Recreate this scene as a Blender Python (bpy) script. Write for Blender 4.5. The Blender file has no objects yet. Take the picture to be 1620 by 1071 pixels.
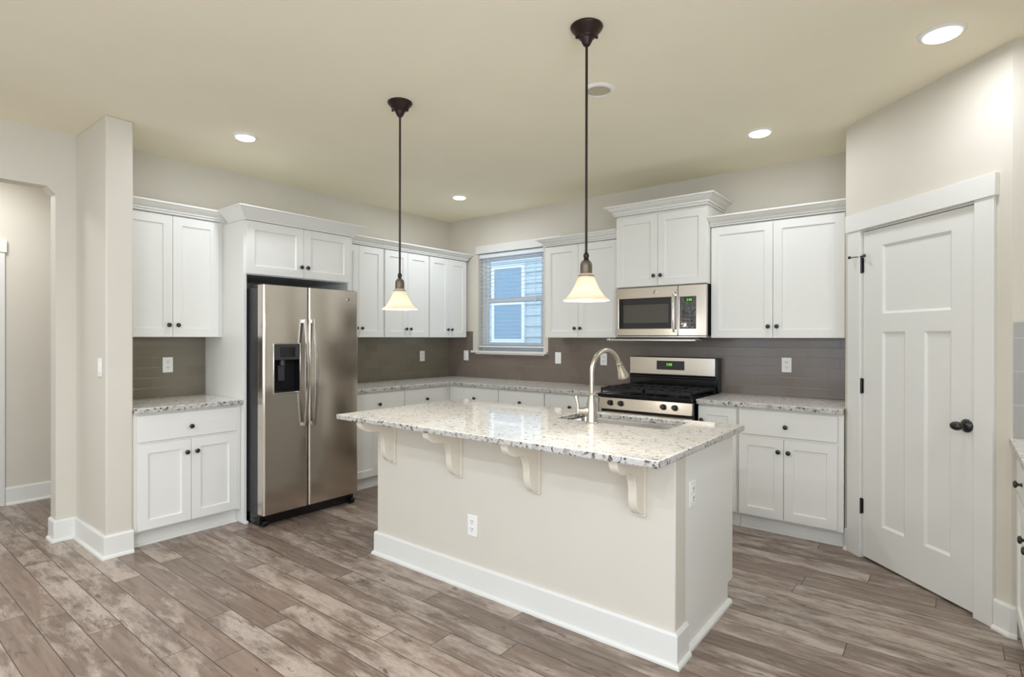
import bpy, bmesh, math, random
from mathutils import Vector, Matrix
random.seed(7)
SC = bpy.context.scene
COL = SC.collection
H = 2.747                      # ceiling height
PI = math.pi

# ------------------------------------------------------------------ camera
YAW, PITCH, ROLL = 0.668044, -0.0019793, -0.0016533
FWD = Vector((-math.sin(YAW)*math.cos(PITCH), math.cos(YAW)*math.cos(PITCH), math.sin(PITCH)))
RGT = Vector((math.cos(YAW), math.sin(YAW), 0))
UPV = RGT.cross(FWD)
R2 = RGT*math.cos(ROLL) - UPV*math.sin(ROLL)
U2 = RGT*math.sin(ROLL) + UPV*math.cos(ROLL)
cd = bpy.data.cameras.new('camera')
cam = bpy.data.objects.new('camera', cd); COL.objects.link(cam)
cd.sensor_width = 36; cd.lens = 880.965/1620*36; cd.clip_start = 0.02
m = Matrix.Identity(4)
for i in range(3):
    m[i][0], m[i][1], m[i][2] = R2[i], U2[i], -FWD[i]
m.translation = Vector((4.71487, -4.76348, 1.374106))
cam.matrix_world = m
SC.camera = cam

# ------------------------------------------------------------------ world, lamps, exposure
w = bpy.data.worlds.new('sky'); SC.world = w; w.use_nodes = True
wn = w.node_tree.nodes; bg = wn['Background']
bg.inputs[0].default_value = (0.72, 0.86, 1.0, 1); bg.inputs[1].default_value = 1.9
SC.view_settings.view_transform = 'Standard'; SC.view_settings.look = 'None'
SC.view_settings.exposure = 0.13; SC.view_settings.gamma = 1
SC.view_settings.use_curve_mapping = False
SC.cycles.max_bounces = 10; SC.cycles.diffuse_bounces = 6; SC.cycles.glossy_bounces = 5
SC.cycles.transmission_bounces = 8; SC.cycles.transparent_max_bounces = 12
SC.cycles.sample_clamp_indirect = 6; SC.cycles.caustics_reflective = False; SC.cycles.caustics_refractive = False
SC.cycles.use_denoising = True

def area(name, loc, size, power, color, aim=(0, 0, -1), disk=False, sy=None, spread=180):
    ld = bpy.data.lights.new(name, 'AREA')
    ld.energy = power; ld.color = color; ld.size = size
    ld.shape = 'DISK' if disk else ('RECTANGLE' if sy else 'SQUARE')
    if sy: ld.size_y = sy
    ld.spread = math.radians(spread)
    o = bpy.data.objects.new(name, ld); COL.objects.link(o)
    o.location = loc
    o.rotation_euler = Vector(aim).to_track_quat('-Z', 'Y').to_euler()
    return o

XRW = 5.56
DAY = (0.86, 0.95, 1.12); CANC = (0.92, 0.98, 1.08)
P_K = (5.0, 8.5, 4.5, 5.5)   # the four lit kitchen downlights
P_LIV = (11.0, 11.0, 26.0, 26.0, 8.0, 8.0)   # living area rows, near to far
P_REAR, P_SIDE, P_HALL, P_PEND = 12, 31, 13.5, 8.5
# daylight in the rear living room openings; the right-wall pair is added fill
for k, x in enumerate((1.1, 2.9, 4.6)):
    area('window_and_fill_daylight', (x, -9.03, 1.45), 1.2, P_REAR, DAY, (0, 1, 0.0), sy=1.9)
for y in (-4.6, -6.7):
    area('window_and_fill_daylight', (XRW+0.03, y, 1.45), 1.6, P_SIDE, DAY, (-1, 0, 0.0), sy=1.9)  # unseen side fill, added to light surfaces facing the right wall
CANS = [(0.918, -2.902), (0.941, -0.812), (3.708, -0.824), (4.678, -1.603)]
CANS_LIVING = [(1.5, -5.05), (3.9, -5.05), (2.6, -5.85), (5.0, -5.85), (1.5, -7.4), (4.2, -7.4)]
for x, y in CANS + CANS_LIVING:
    area('downlight_lamp', (x, y, H-0.030), 0.13, P_K[CANS.index((x, y))] if (x, y) in CANS else P_LIV[CANS_LIVING.index((x, y))], CANC, (0, 0, -1), disk=True)
area('hall_fill', (-0.75, -4.1, H-0.04), 0.35, P_HALL, (0.97, 0.98, 1.0), (0, 0, -1), disk=True)  # unseen lamp added to brighten the hall

# ------------------------------------------------------------------ materials
def lin(c):
    return tuple(((v/255)/12.92 if v <= 10 else (((v/255)+0.055)/1.055)**2.4) for v in c)

MATS = {}
def mat(name, rgb, rough=0.5, metal=0.0, coat=0.0, bump=None, emit=None, estr=0.0, spec=0.5, aniso=0.0, trans=0.0, vary=0.03):
    mt = bpy.data.materials.new(name); mt.use_nodes = True
    nt = mt.node_tree; b = nt.nodes['Principled BSDF']
    c = lin(rgb)
    b.inputs['Roughness'].default_value = rough; b.inputs['Metallic'].default_value = metal
    b.inputs['Coat Weight'].default_value = coat; b.inputs['Specular IOR Level'].default_value = spec
    b.inputs['Anisotropic'].default_value = aniso; b.inputs['Transmission Weight'].default_value = trans
    tc = nt.nodes.new('ShaderNodeTexCoord'); nz = nt.nodes.new('ShaderNodeTexNoise')
    nz.inputs['Scale'].default_value = 3.0; nz.inputs['Detail'].default_value = 3
    nt.links.new(tc.outputs['Object'], nz.inputs['Vector'])
    mx = nt.nodes.new('ShaderNodeMix'); mx.data_type = 'RGBA'
    mx.inputs[6].default_value = (*[v*(1-vary) for v in c], 1); mx.inputs[7].default_value = (*[min(1, v*(1+vary)) for v in c], 1)
    nt.links.new(nz.outputs[0], mx.inputs[0]); nt.links.new(mx.outputs[2], b.inputs['Base Color'])
    if bump:
        n2 = nt.nodes.new('ShaderNodeTexNoise'); n2.inputs['Scale'].default_value = bump[0]; n2.inputs['Detail'].default_value = 2
        mp = nt.nodes.new('ShaderNodeMapping')
        if len(bump) > 3: mp.inputs['Scale'].default_value = bump[3]
        nt.links.new(tc.outputs['Object'], mp.inputs[0]); nt.links.new(mp.outputs[0], n2.inputs['Vector'])
        bp = nt.nodes.new('ShaderNodeBump'); bp.inputs['Strength'].default_value = bump[1]; bp.inputs['Distance'].default_value = bump[2]
        nt.links.new(n2.outputs[0], bp.inputs['Height']); nt.links.new(bp.outputs[0], b.inputs['Normal'])
    if emit:
        b.inputs['Emission Color'].default_value = (*lin(emit), 1); b.inputs['Emission Strength'].default_value = estr
    MATS[name] = mt
    return mt

PAINT = mat('wall_paint', (212, 206, 193), 0.55, bump=(180, 0.06, 0.001), spec=0.3)
CEIL = mat('ceiling_paint', (245, 239, 217), 0.8, bump=(120, 0.08, 0.001), spec=0.2)
WHITE = mat('cabinet_white', (230, 229, 223), 0.38, spec=0.45, vary=0.01)
CREAM = mat('cream_paint', (222, 214, 197), 0.42, spec=0.4)
TRIM = mat('trim_white', (226, 225, 219), 0.35, spec=0.45, vary=0.01)
STEEL = mat('brushed_steel', (210, 202, 191), 0.18, metal=1.0, bump=(2.2, 0.12, 0.004, (1, 1, 5)))
STEEL2 = mat('satin_steel', (196, 192, 186), 0.2, metal=1.0)
NICKEL = mat('brushed_nickel', (200, 192, 178), 0.30, metal=1.0)
CHROME = mat('polished_steel', (220, 220, 220), 0.08, metal=1.0)
BLACKM = mat('black_hardware', (22, 20, 20), 0.32, coat=0.3, spec=0.5)
BRONZE = mat('dark_bronze', (48, 36, 31), 0.38, metal=0.55, spec=0.5)
SOCKET = mat('antique_pewter', (110, 100, 86), 0.38, metal=0.7)
BLACKG = mat('black_glass', (10, 10, 12), 0.05, spec=0.6)
WINGLS = mat('oven_window_glass', (62, 58, 48), 0.06, spec=0.8)
FILM = mat('filmed_black_glass', (14, 15, 24), 0.06, spec=0.9, coat=1.0, bump=(38, 0.8, 0.01))
BLACKE = mat('black_enamel', (12, 12, 13), 0.16, spec=0.5)
RECESS = mat('black_matte_plastic', (16, 16, 17), 0.6, spec=0.2)
IRON = mat('cast_iron', (20, 20, 21), 0.6)
DARKG = mat('dark_grey_metal', (60, 57, 60), 0.4, metal=0.3)
PLAST = mat('white_plastic', (238, 237, 232), 0.3, vary=0.005)
HOLE = mat('socket_slot', (70, 68, 64), 0.6)
GREEN = mat('green_display', (20, 60, 10), 0.4, emit=(110, 230, 60), estr=1.6)
LENS = mat('lamp_lens', (250, 248, 244), 0.5, emit=(255, 250, 242), estr=5.0)
OFFL = mat('unlit_lens', (188, 181, 158), 0.5)
SLAT = mat('blind_slat', (226, 232, 236), 0.4)
VINYL = mat('window_vinyl', (236, 238, 240), 0.35)
EXTTR = mat('exterior_trim', (245, 246, 248), 0.5)
EXTGL = mat('exterior_window_pane', (140, 166, 190), 0.15)
SOIL = mat('ground_gravel', (150, 150, 145), 0.9)

def glass_mat():
    mt = bpy.data.materials.new('window_glass'); mt.use_nodes = True
    nt = mt.node_tree; nt.nodes.clear()
    out = nt.nodes.new('ShaderNodeOutputMaterial'); mix = nt.nodes.new('ShaderNodeMixShader')
    tr = nt.nodes.new('ShaderNodeBsdfTransparent'); gl = nt.nodes.new('ShaderNodeBsdfGlossy'); fr = nt.nodes.new('ShaderNodeFresnel')
    tr.inputs[0].default_value = (0.93, 0.97, 0.98, 1); gl.inputs['Roughness'].default_value = 0.02; fr.inputs[0].default_value = 1.3
    nt.links.new(fr.outputs[0], mix.inputs[0]); nt.links.new(tr.outputs[0], mix.inputs[1]); nt.links.new(gl.outputs[0], mix.inputs[2])
    nt.links.new(mix.outputs[0], out.inputs[0]); return mt
GLASS = glass_mat()

def shade_mat():
    mt = bpy.data.materials.new('alabaster_glass'); mt.use_nodes = True
    nt = mt.node_tree; nt.nodes.clear()
    out = nt.nodes.new('ShaderNodeOutputMaterial')
    a = nt.nodes.new('ShaderNodeBsdfTranslucent'); d = nt.nodes.new('ShaderNodeBsdfDiffuse'); g = nt.nodes.new('ShaderNodeBsdfGlossy')
    e = nt.nodes.new('ShaderNodeEmission')
    tc = nt.nodes.new('ShaderNodeTexCoord'); nz = nt.nodes.new('ShaderNodeTexNoise'); nz.inputs['Scale'].default_value = 14
    cr = nt.nodes.new('ShaderNodeValToRGB')
    cr.color_ramp.elements[0].color = (0.52, 0.43, 0.34, 1); cr.color_ramp.elements[1].color = (0.60, 0.54, 0.47, 1)
    nt.links.new(tc.outputs['Object'], nz.inputs[0]); nt.links.new(nz.outputs[0], cr.inputs[0])
    for n in (a, d): nt.links.new(cr.outputs[0], n.inputs[0])
    e.inputs[0].default_value = (1.0, 0.83, 0.66, 1); e.inputs[1].default_value = 0.22
    g.inputs['Roughness'].default_value = 0.15
    m1 = nt.nodes.new('ShaderNodeMixShader'); m1.inputs[0].default_value = 0.45
    m2 = nt.nodes.new('ShaderNodeMixShader'); m2.inputs[0].default_value = 0.05
    ad = nt.nodes.new('ShaderNodeAddShader')
    nt.links.new(a.outputs[0], m1.inputs[1]); nt.links.new(d.outputs[0], m1.inputs[2])
    nt.links.new(m1.outputs[0], m2.inputs[1]); nt.links.new(g.outputs[0], m2.inputs[2])
    nt.links.new(m2.outputs[0], ad.inputs[0]); nt.links.new(e.outputs[0], ad.inputs[1]); nt.links.new(ad.outputs[0], out.inputs[0])
    return mt
SHADE = shade_mat()

class NB:                       # tiny node-graph helper
    def __init__(s, name):
        s.m = bpy.data.materials.new(name); s.m.use_nodes = True; s.t = s.m.node_tree; s.b = s.t.nodes['Principled BSDF']
        s.tc = s.t.nodes.new('ShaderNodeTexCoord')
    def put(s, sock, v):
        if isinstance(v, bpy.types.NodeSocket): s.t.links.new(v, sock)
        elif v is not None: sock.default_value = v
    def math(s, op, a, b=None, c=None, clamp=False):
        n = s.t.nodes.new('ShaderNodeMath'); n.operation = op; n.use_clamp = clamp
        s.put(n.inputs[0], a)
        if b is not None: s.put(n.inputs[1], b)
        if c is not None: s.put(n.inputs[2], c)
        return n.outputs[0]
    def comb(s, x, y, z):
        n = s.t.nodes.new('ShaderNodeCombineXYZ')
        for i, v in enumerate((x, y, z)): s.put(n.inputs[i], v)
        return n.outputs[0]
    def sep(s, v):
        n = s.t.nodes.new('ShaderNodeSeparateXYZ'); s.put(n.inputs[0], v); return n.outputs
    def noise(s, vec, scale, detail=4, rough=0.5, dist=0.0):
        n = s.t.nodes.new('ShaderNodeTexNoise'); s.put(n.inputs['Vector'], vec); n.inputs['Scale'].default_value = scale
        n.inputs['Detail'].default_value = detail; n.inputs['Roughness'].default_value = rough; n.inputs['Distortion'].default_value = dist
        return n.outputs[0]
    def white(s, vec):
        n = s.t.nodes.new('ShaderNodeTexWhiteNoise'); n.noise_dimensions = '3D'; s.put(n.inputs['Vector'], vec); return n.outputs[0]
    def vor(s, vec, scale, feat='F1', rnd=1.0):
        n = s.t.nodes.new('ShaderNodeTexVoronoi'); n.feature = feat; s.put(n.inputs['Vector'], vec); n.inputs['Scale'].default_value = scale
        n.inputs['Randomness'].default_value = rnd; return n.outputs
    def ramp(s, f, stops, interp='LINEAR'):
        n = s.t.nodes.new('ShaderNodeValToRGB'); s.put(n.inputs[0], f); cr = n.color_ramp; cr.interpolation = interp
        while len(cr.elements) < len(stops): cr.elements.new(0.5)
        for e, (p, c) in zip(cr.elements, stops):
            e.position = p; e.color = (*c, 1) if isinstance(c, tuple) else (c, c, c, 1)
        return n.outputs[0]
    def mix(s, f, a, b, mode='MIX'):
        n = s.t.nodes.new('ShaderNodeMix'); n.data_type = 'RGBA'; n.blend_type = mode; s.put(n.inputs[0], f)
        for i, v in ((6, a), (7, b)): s.put(n.inputs[i], (*v, 1) if isinstance(v, tuple) else v)
        return n.outputs[2]
    def bump(s, h, strength, dist):
        n = s.t.nodes.new('ShaderNodeBump'); n.inputs['Strength'].default_value = strength; n.inputs['Distance'].default_value = dist
        s.put(n.inputs['Height'], h); s.t.links.new(n.outputs[0], s.b.inputs['Normal'])

def floor_mat():
    n = NB('weathered_plank_floor'); o = n.sep(n.tc.outputs['Object'])
    PW, PL = 0.1313, 1.22
    yy = n.math('DIVIDE', n.math('ADD', o[1], 2.910+0.1313*60), PW)
    row = n.math('FLOOR', yy); fy = n.math('FRACT', yy)
    off = n.math('MULTIPLY', n.white(n.comb(row, 3.3, 0)), PL)
    xx = n.math('DIVIDE', n.math('ADD', n.math('ADD', o[0], off), 20), PL)
    colx = n.math('FLOOR', xx); fx = n.math('FRACT', xx)
    pid = n.white(n.comb(row, colx, 0)); pid2 = n.white(n.comb(row, colx, 7))
    # position jittered per plank so grain breaks at seams
    v = n.comb(n.math('ADD', o[0], n.math('MULTIPLY', pid, 40)), n.math('ADD', o[1], n.math('MULTIPLY', pid2, 20)), n.math('MULTIPLY', pid, 9))
    vs = n.t.nodes.new('ShaderNodeMapping'); vs.inputs['Scale'].default_value = (0.8, 9.0, 1.0); n.t.links.new(v, vs.inputs[0])
    vm = n.t.nodes.new('ShaderNodeMapping'); vm.inputs['Scale'].default_value = (1.0, 3.6, 1.0); n.t.links.new(v, vm.inputs[0])
    grain = n.noise(vs.outputs[0], 4, 6, 0.6, 0.4)
    fine = n.noise(vs.outputs[0], 30, 4, 0.6)
    patch = n.noise(vm.outputs[0], 3.6, 9, 0.68, 0.25)
    base = n.ramp(grain, [(0.25, lin((108, 90, 78))), (0.5, lin((132, 114, 101))), (0.75, lin((150, 132, 118)))])
    tint = n.ramp(pid, [(0, 0.80), (1, 1.12)])
    base = n.mix(1.0, base, tint, 'MULTIPLY')
    worn = n.math('MULTIPLY', n.ramp(n.math('ADD', patch, n.math('MULTIPLY', n.math('SUBTRACT', pid2, 0.5), 0.22)), [(0.47, 0.0), (0.55, 0.45), (0.66, 1.0)]),
                  n.ramp(fine, [(0.30, 0.45), (0.52, 1.0)]))
    c = n.mix(n.math('MULTIPLY', worn, 0.74), base, lin((196, 182, 169)))
    dark = n.noise(vm.outputs[0], 8.0, 5, 0.6, 0.6)
    c = n.mix(n.ramp(dark, [(0.60, 0.0), (0.70, 0.8)]), c, lin((78, 62, 56)))
    streak = n.noise(vs.outputs[0], 3.2, 5, 0.7, 0.3)
    c = n.mix(n.ramp(streak, [(0.62, 0.0), (0.75, 0.5)]), c, lin((86, 70, 62)))
    ey = n.math('MULTIPLY', n.math('MINIMUM', fy, n.math('SUBTRACT', 1, fy)), PW)
    ex = n.math('MULTIPLY', n.math('MINIMUM', fx, n.math('SUBTRACT', 1, fx)), PL)
    e = n.math('MINIMUM', ey, ex)
    seam = n.ramp(n.math('MULTIPLY', e, 200), [(0.22, 1.0), (0.5, 0.0)])
    c = n.mix(n.math('MULTIPLY', seam, 0.92), c, lin((46, 35, 31)))
    n.t.links.new(c, n.b.inputs['Base Color'])
    n.t.links.new(n.ramp(patch, [(0.3, 0.27), (0.7, 0.40)]), n.b.inputs['Roughness'])
    n.bump(n.math('SUBTRACT', n.math('MULTIPLY', grain, 0.3), seam), 0.35, 0.0015)
    return n.m
FLOOR = floor_mat()

def granite_mat(name, dens, dark, rough, sz=0.0):
    n = NB(name); v = n.tc.outputs['Object']
    vd = n.comb(n.math('ADD', n.sep(v)[0], n.math('MULTIPLY', n.noise(v, 22, 3), 0.05)), n.math('ADD', n.sep(v)[1], n.math('MULTIPLY', n.noise(v, 25, 3), 0.05)), n.math('ADD', n.sep(v)[2], n.math('MULTIPLY', n.noise(v, 31, 3), 0.05)))
    mott = n.noise(vd, 34, 6, 0.65)
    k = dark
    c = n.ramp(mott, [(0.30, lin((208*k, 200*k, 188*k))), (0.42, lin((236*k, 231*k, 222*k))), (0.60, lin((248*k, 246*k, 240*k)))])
    warm = n.noise(vd, 9, 4, 0.6)
    c = n.mix(n.ramp(warm, [(0.55, 0.0), (0.75, 0.35)]), c, lin((216*k, 200*k, 176*k)))
    b1 = n.vor(vd, 30); d1 = n.math('SUBTRACT', b1[0], n.math('MULTIPLY', n.noise(v, 7, 2), 0.25)); t1 = 1-0.24*dens
    f1 = n.math('MULTIPLY', n.ramp(d1, [(0.10, 1.0), (0.24, 0.0)]), n.ramp(n.sep(b1[1])[0], [(t1-0.03, 0.0), (t1+0.03, 1.0)]))
    c = n.mix(n.math('MULTIPLY', f1, 0.7), c, lin((136, 124, 116)))
    b2 = n.vor(vd, 55); t2 = 1-0.10*dens
    f2 = n.math('MULTIPLY', n.ramp(b2[0], [(0.20+sz, 1.0), (0.40+sz, 0.0)]), n.ramp(n.sep(b2[1])[1], [(t2-0.02, 0.0), (t2+0.02, 1.0)]))
    c = n.mix(n.math('MULTIPLY', f2, 0.9), c, lin((58, 48, 48)))
    b3 = n.vor(vd, 120); t3 = 1-0.10*dens
    f3 = n.math('MULTIPLY', n.ramp(b3[0], [(0.22, 1.0), (0.42, 0.0)]), n.ramp(n.sep(b3[1])[2], [(t3-0.03, 0.0), (t3+0.03, 1.0)]))
    c = n.mix(n.math('MULTIPLY', f3, 0.8), c, lin((98, 86, 80)))
    n.t.links.new(c, n.b.inputs['Base Color']); n.b.inputs['Roughness'].default_value = rough
    n.b.inputs['Specular IOR Level'].default_value = 0.6
    return n.m
GRANITE = granite_mat('speckled_granite', 1.0, 1.0, 0.055)
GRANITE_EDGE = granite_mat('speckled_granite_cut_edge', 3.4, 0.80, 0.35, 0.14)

def tile_mat(name, rgb, axis, tw, th, z0, grout, rough=0.22, off=0.5):
    n = NB(name); o = n.sep(n.tc.outputs['Object'])
    zz = n.math('DIVIDE', n.math('SUBTRACT', o[2], z0-10*th), th); row = n.math('FLOOR', zz); fz = n.math('FRACT', zz)
    uu = n.math('DIVIDE', n.math('ADD', o[axis], n.math('ADD', n.math('MULTIPLY', n.math('MODULO', row, 2), tw*off), 20*tw)), tw)
    cu = n.math('FLOOR', uu); fu = n.math('FRACT', uu)
    pid = n.white(n.comb(row, cu, 1))
    ez = n.math('MULTIPLY', n.math('MINIMUM', fz, n.math('SUBTRACT', 1, fz)), th)
    eu = n.math('MULTIPLY', n.math('MINIMUM', fu, n.math('SUBTRACT', 1, fu)), tw)
    e = n.math('MULTIPLY', n.math('MINIMUM', ez, eu), 100)
    g = n.ramp(e, [(0.08, 1.0), (0.14, 0.0)])
    c = n.mix(n.math('MULTIPLY', pid, 1.0), tuple(v*0.93 for v in lin(rgb)), tuple(v*1.05 for v in lin(rgb)))
    c = n.mix(g, c, lin(grout))
    n.t.links.new(c, n.b.inputs['Base Color']); n.b.inputs['Roughness'].default_value = rough
    n.bump(n.math('ADD', n.ramp(e, [(0.06, 0.0), (0.30, 1.0)]), n.math('MULTIPLY', pid, 0.2)), 0.4, 0.001)
    return n.m
TILEA = tile_mat('taupe_subway_tile_side', (119, 111, 94), 1, 0.1535, 0.0765, 0.914, (124, 117, 104))
TILEB = tile_mat('taupe_subway_tile', (118, 107, 97), 0, 0.1535, 0.0765, 0.914, (128, 119, 110))
TILEC = tile_mat('grey_wall_tile', (158, 156, 150), 0, 0.3080, 0.1540, 0.914, (205, 203, 196))

def siding_mat():
    n = NB('lap_siding'); o = n.sep(n.tc.outputs['Object'])
    nz = n.noise(n.tc.outputs['Object'], 4, 3)
    c = n.mix(nz, lin((190, 203, 214)), lin((202, 213, 222)))
    n.t.links.new(c, n.b.inputs['Base Color']); n.b.inputs['Roughness'].default_value = 0.6
    return n.m
SIDING = siding_mat()

# ------------------------------------------------------------------ mesh helpers
def newbm(): return bmesh.new()
def bx(bm, x0, x1, y0, y1, z0, z1):
    x0, x1 = min(x0, x1), max(x0, x1); y0, y1 = min(y0, y1), max(y0, y1); z0, z1 = min(z0, z1), max(z0, z1)
    v = [bm.verts.new(p) for p in ((x0,y0,z0),(x1,y0,z0),(x1,y1,z0),(x0,y1,z0),(x0,y0,z1),(x1,y0,z1),(x1,y1,z1),(x0,y1,z1))]
    for f in ((0,3,2,1),(4,5,6,7),(0,1,5,4),(1,2,6,5),(2,3,7,6),(3,0,4,7)): bm.faces.new([v[i] for i in f])
    return bm
def box(*a): return bx(newbm(), *a)
def prism(bm, pts, axis, a0, a1):
    """closed outline pts (2D) swept along axis; 2D coords are the remaining axes in order"""
    def P(p, a):
        if axis == 2: return (p[0], p[1], a)
        if axis == 0: return (a, p[0], p[1])
        return (p[0], a, p[1])
    lo = [bm.verts.new(P(p, a0)) for p in pts]; hi = [bm.verts.new(P(p, a1)) for p in pts]
    k = len(pts)
    bm.faces.new(lo); bm.faces.new(hi[::-1])
    for i in range(k): bm.faces.new([lo[i], hi[i], hi[(i+1) % k], lo[(i+1) % k]])
    return bm
def lathe(bm, prof, M=None, seg=32):
    rings = []
    for r, z in prof:
        if r < 1e-6: rings.append([bm.verts.new((0, 0, z))])
        else: rings.append([bm.verts.new((r*math.cos(2*PI*i/seg), r*math.sin(2*PI*i/seg), z)) for i in range(seg)])
    for a, b in zip(rings, rings[1:]):
        for i in range(seg):
            j = (i+1) % seg
            if len(a) == 1 and len(b) == 1: continue
            if len(a) == 1: bm.faces.new([a[0], b[j], b[i]])
            elif len(b) == 1: bm.faces.new([a[i], a[j], b[0]])
            else: bm.faces.new([a[i], a[j], b[j], b[i]])
    if M is not None:
        vs = [v for r in rings for v in r]; bmesh.ops.transform(bm, matrix=M, verts=vs)
    return bm
def tube(bm, pts, rad, seg=16, cap=True):
    pts = [Vector(p) for p in pts]; rings = []
    n0 = None
    for i, p in enumerate(pts):
        d = (pts[min(i+1, len(pts)-1)] - pts[max(i-1, 0)]).normalized()
        if n0 is None:
            n0 = d.orthogonal().normalized()
        n0 = (n0 - d*n0.dot(d)).normalized(); b = d.cross(n0)
        r = rad[i] if isinstance(rad, (list, tuple)) else rad
        rings.append([bm.verts.new(p + (n0*math.cos(2*PI*k/seg) + b*math.sin(2*PI*k/seg))*r) for k in range(seg)])
    for a, b in zip(rings, rings[1:]):
        for k in range(seg): bm.faces.new([a[k], a[(k+1) % seg], b[(k+1) % seg], b[k]])
    if cap: bm.faces.new(rings[0][::-1]); bm.faces.new(rings[-1])
    return bm
def slab_with_hole(bm, outer, inner, z0, z1):
    def loop(pts):
        vs = [bm.verts.new((x, y, z0)) for x, y in pts]
        return [bm.edges.new((vs[i], vs[(i+1) % len(vs)])) for i in range(len(vs))]
    es = loop(outer) + (loop(inner) if inner else [])
    r = bmesh.ops.triangle_fill(bm, use_beauty=True, use_dissolve=False, edges=es)
    fs = [g for g in r['geom'] if isinstance(g, bmesh.types.BMFace)]
    ex = bmesh.ops.extrude_face_region(bm, geom=fs)
    vs = [g for g in ex['geom'] if isinstance(g, bmesh.types.BMVert)]
    bmesh.ops.translate(bm, vec=(0, 0, z1-z0), verts=vs)
    bmesh.ops.dissolve_limit(bm, angle_limit=0.001, verts=bm.verts[:], edges=bm.edges[:]) if not inner else None
    return bm
def rrect(x0, x1, y0, y1, r, seg=5):
    out = []
    for cx, cy, a0 in ((x1-r, y0+r, -90), (x1-r, y1-r, 0), (x0+r, y1-r, 90), (x0+r, y0+r, 180)):
        for k in range(seg+1):
            a = math.radians(a0 + 90*k/seg); out.append((cx+r*math.cos(a), cy+r*math.sin(a)))
    return out
def ob(name, bm, material, parent=None, bev=0.0, smooth=None, seg=2):
    bmesh.ops.recalc_face_normals(bm, faces=bm.faces[:])
    me = bpy.data.meshes.new(name); bm.to_mesh(me); bm.free()
    me.materials.append(material)
    o = bpy.data.objects.new(name, me); COL.objects.link(o)
    if parent: o.parent = parent
    if bev:
        md = o.modifiers.new('bevel', 'BEVEL'); md.width = bev; md.segments = seg; md.limit_method = 'ANGLE'; md.angle_limit = math.radians(35)
    if smooth or bev:
        for p in me.polygons: p.use_smooth = True
        me.set_sharp_from_angle(angle=math.radians(smooth or 35))
    return o
def thing(name, loc, rz=0.0, label=None, cat=None, group=None, kind=None):
    o = bpy.data.objects.new(name, None); COL.objects.link(o); o.location = loc; o.rotation_euler = (0, 0, rz)
    o.empty_display_size = 0.1
    if label: o['label'] = label
    if cat: o['category'] = cat
    if group: o['group'] = group
    if kind: o['kind'] = kind
    return o
def tag(o, label, cat, group=None):
    o['label'] = label; o['category'] = cat
    if group: o['group'] = group
    return o
def struct(name, bm, material, bev=0.0, label=None):
    o = ob(name, bm, material, None, bev); o['kind'] = 'structure'
    if label: o['label'] = label
    return o

# ------------------------------------------------------------------ room shell
YF, XR, YR = -9.0, 5.56, -9.0
struct('floor', box(-1.45, 5.72, -9.15, 0.12, -0.08, 0.0), FLOOR, label='greyish brown weathered wood plank floor')
struct('ceiling', box(-1.45, 5.72, -9.15, 0.12, H, H+0.12), CEIL, label='flat cream painted ceiling')
# left wall with the cased opening to the hall
bm = newbm()
bx(bm, -0.12, 0, -3.728, 0.12, 0, H); bx(bm, -0.12, 0, -5.30, -3.728, 2.375, H); bx(bm, -0.12, 0, -9.15, -5.30, 0, H)
prism(bm, [(-3.728, 2.375), (-3.728, 2.330), (-3.7725, 2.375)], 0, -0.1199, -0.0001)   # clipped drywall corner
struct('wall_left', bm, PAINT, label='beige wall with the hall opening')
struct('wall_partition', box(0.0, 0.606, -3.615, -3.468, 0, H), PAINT, 0.008, label='short beige wall stub beside the left cabinets')
# back wall with window hole
bm = newbm()
WX0, WX1, WZ0, WZ1 = 0.462, 1.372, 1.225, 2.330
bx(bm, 0.0, WX0, 0, 0.12, 0, H); bx(bm, WX1, 4.30, 0, 0.12, 0, H); bx(bm, WX0, WX1, 0, 0.12, 0, WZ0); bx(bm, WX0, WX1, 0, 0.12, WZ1, H)
struct('wall_back', bm, PAINT, label='beige back wall behind the range')
# pantry: return and angled wall with door hole
PX, PY = 4.172, -0.560
S2 = math.sqrt(0.5)
pant = thing('wall_pantry', (PX, PY, 0), -PI/4, label='angled off-white pantry wall', kind='structure')
L45 = 1.078
DS0, DS1, DZ = 0.140, 0.912, 2.045
bm = newbm(); bx(bm, 0.0, DS0, 0, 0.11, 0, H); bx(bm, DS1, L45, 0, 0.11, 0, H); bx(bm, DS0, DS1, 0, 0.11, DZ, H)
ob('wall_panel', bm, PAINT, pant)
CX, CY = PX + L45*S2, PY - L45*S2
struct('wall_pantry_return', box(PX, PX+0.11, PY+0.02, 0.0, 0, H), PAINT)
struct('wall_side', box(CX, 5.72, CY, CY+0.11, 0, H), PAINT, label='side wall above the far right counter')
bm = newbm(); bx(bm, XR, XR+0.12, -3.8, CY, 0, H); bx(bm, XR, XR+0.12, -5.9, -5.4, 0, H); bx(bm, XR, XR+0.12, -9.15, -7.5, 0, H)
for a, b in ((-5.4, -3.8), (-7.5, -5.9)): bx(bm, XR, XR+0.12, a, b, 0, 0.5); bx(bm, XR, XR+0.12, a, b, 2.4, H)  # unseen openings added for the side fill
struct('wall_right', bm, PAINT)
# pantry enclosure behind the door so no light leaks
bm = newbm(); bx(bm, 4.30, 5.60, 0.0, 0.12, 0, H); bx(bm, 5.60, 5.72, -1.30, 0.12, 0, H)
struct('wall_pantry_inner', bm, PAINT)
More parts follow.
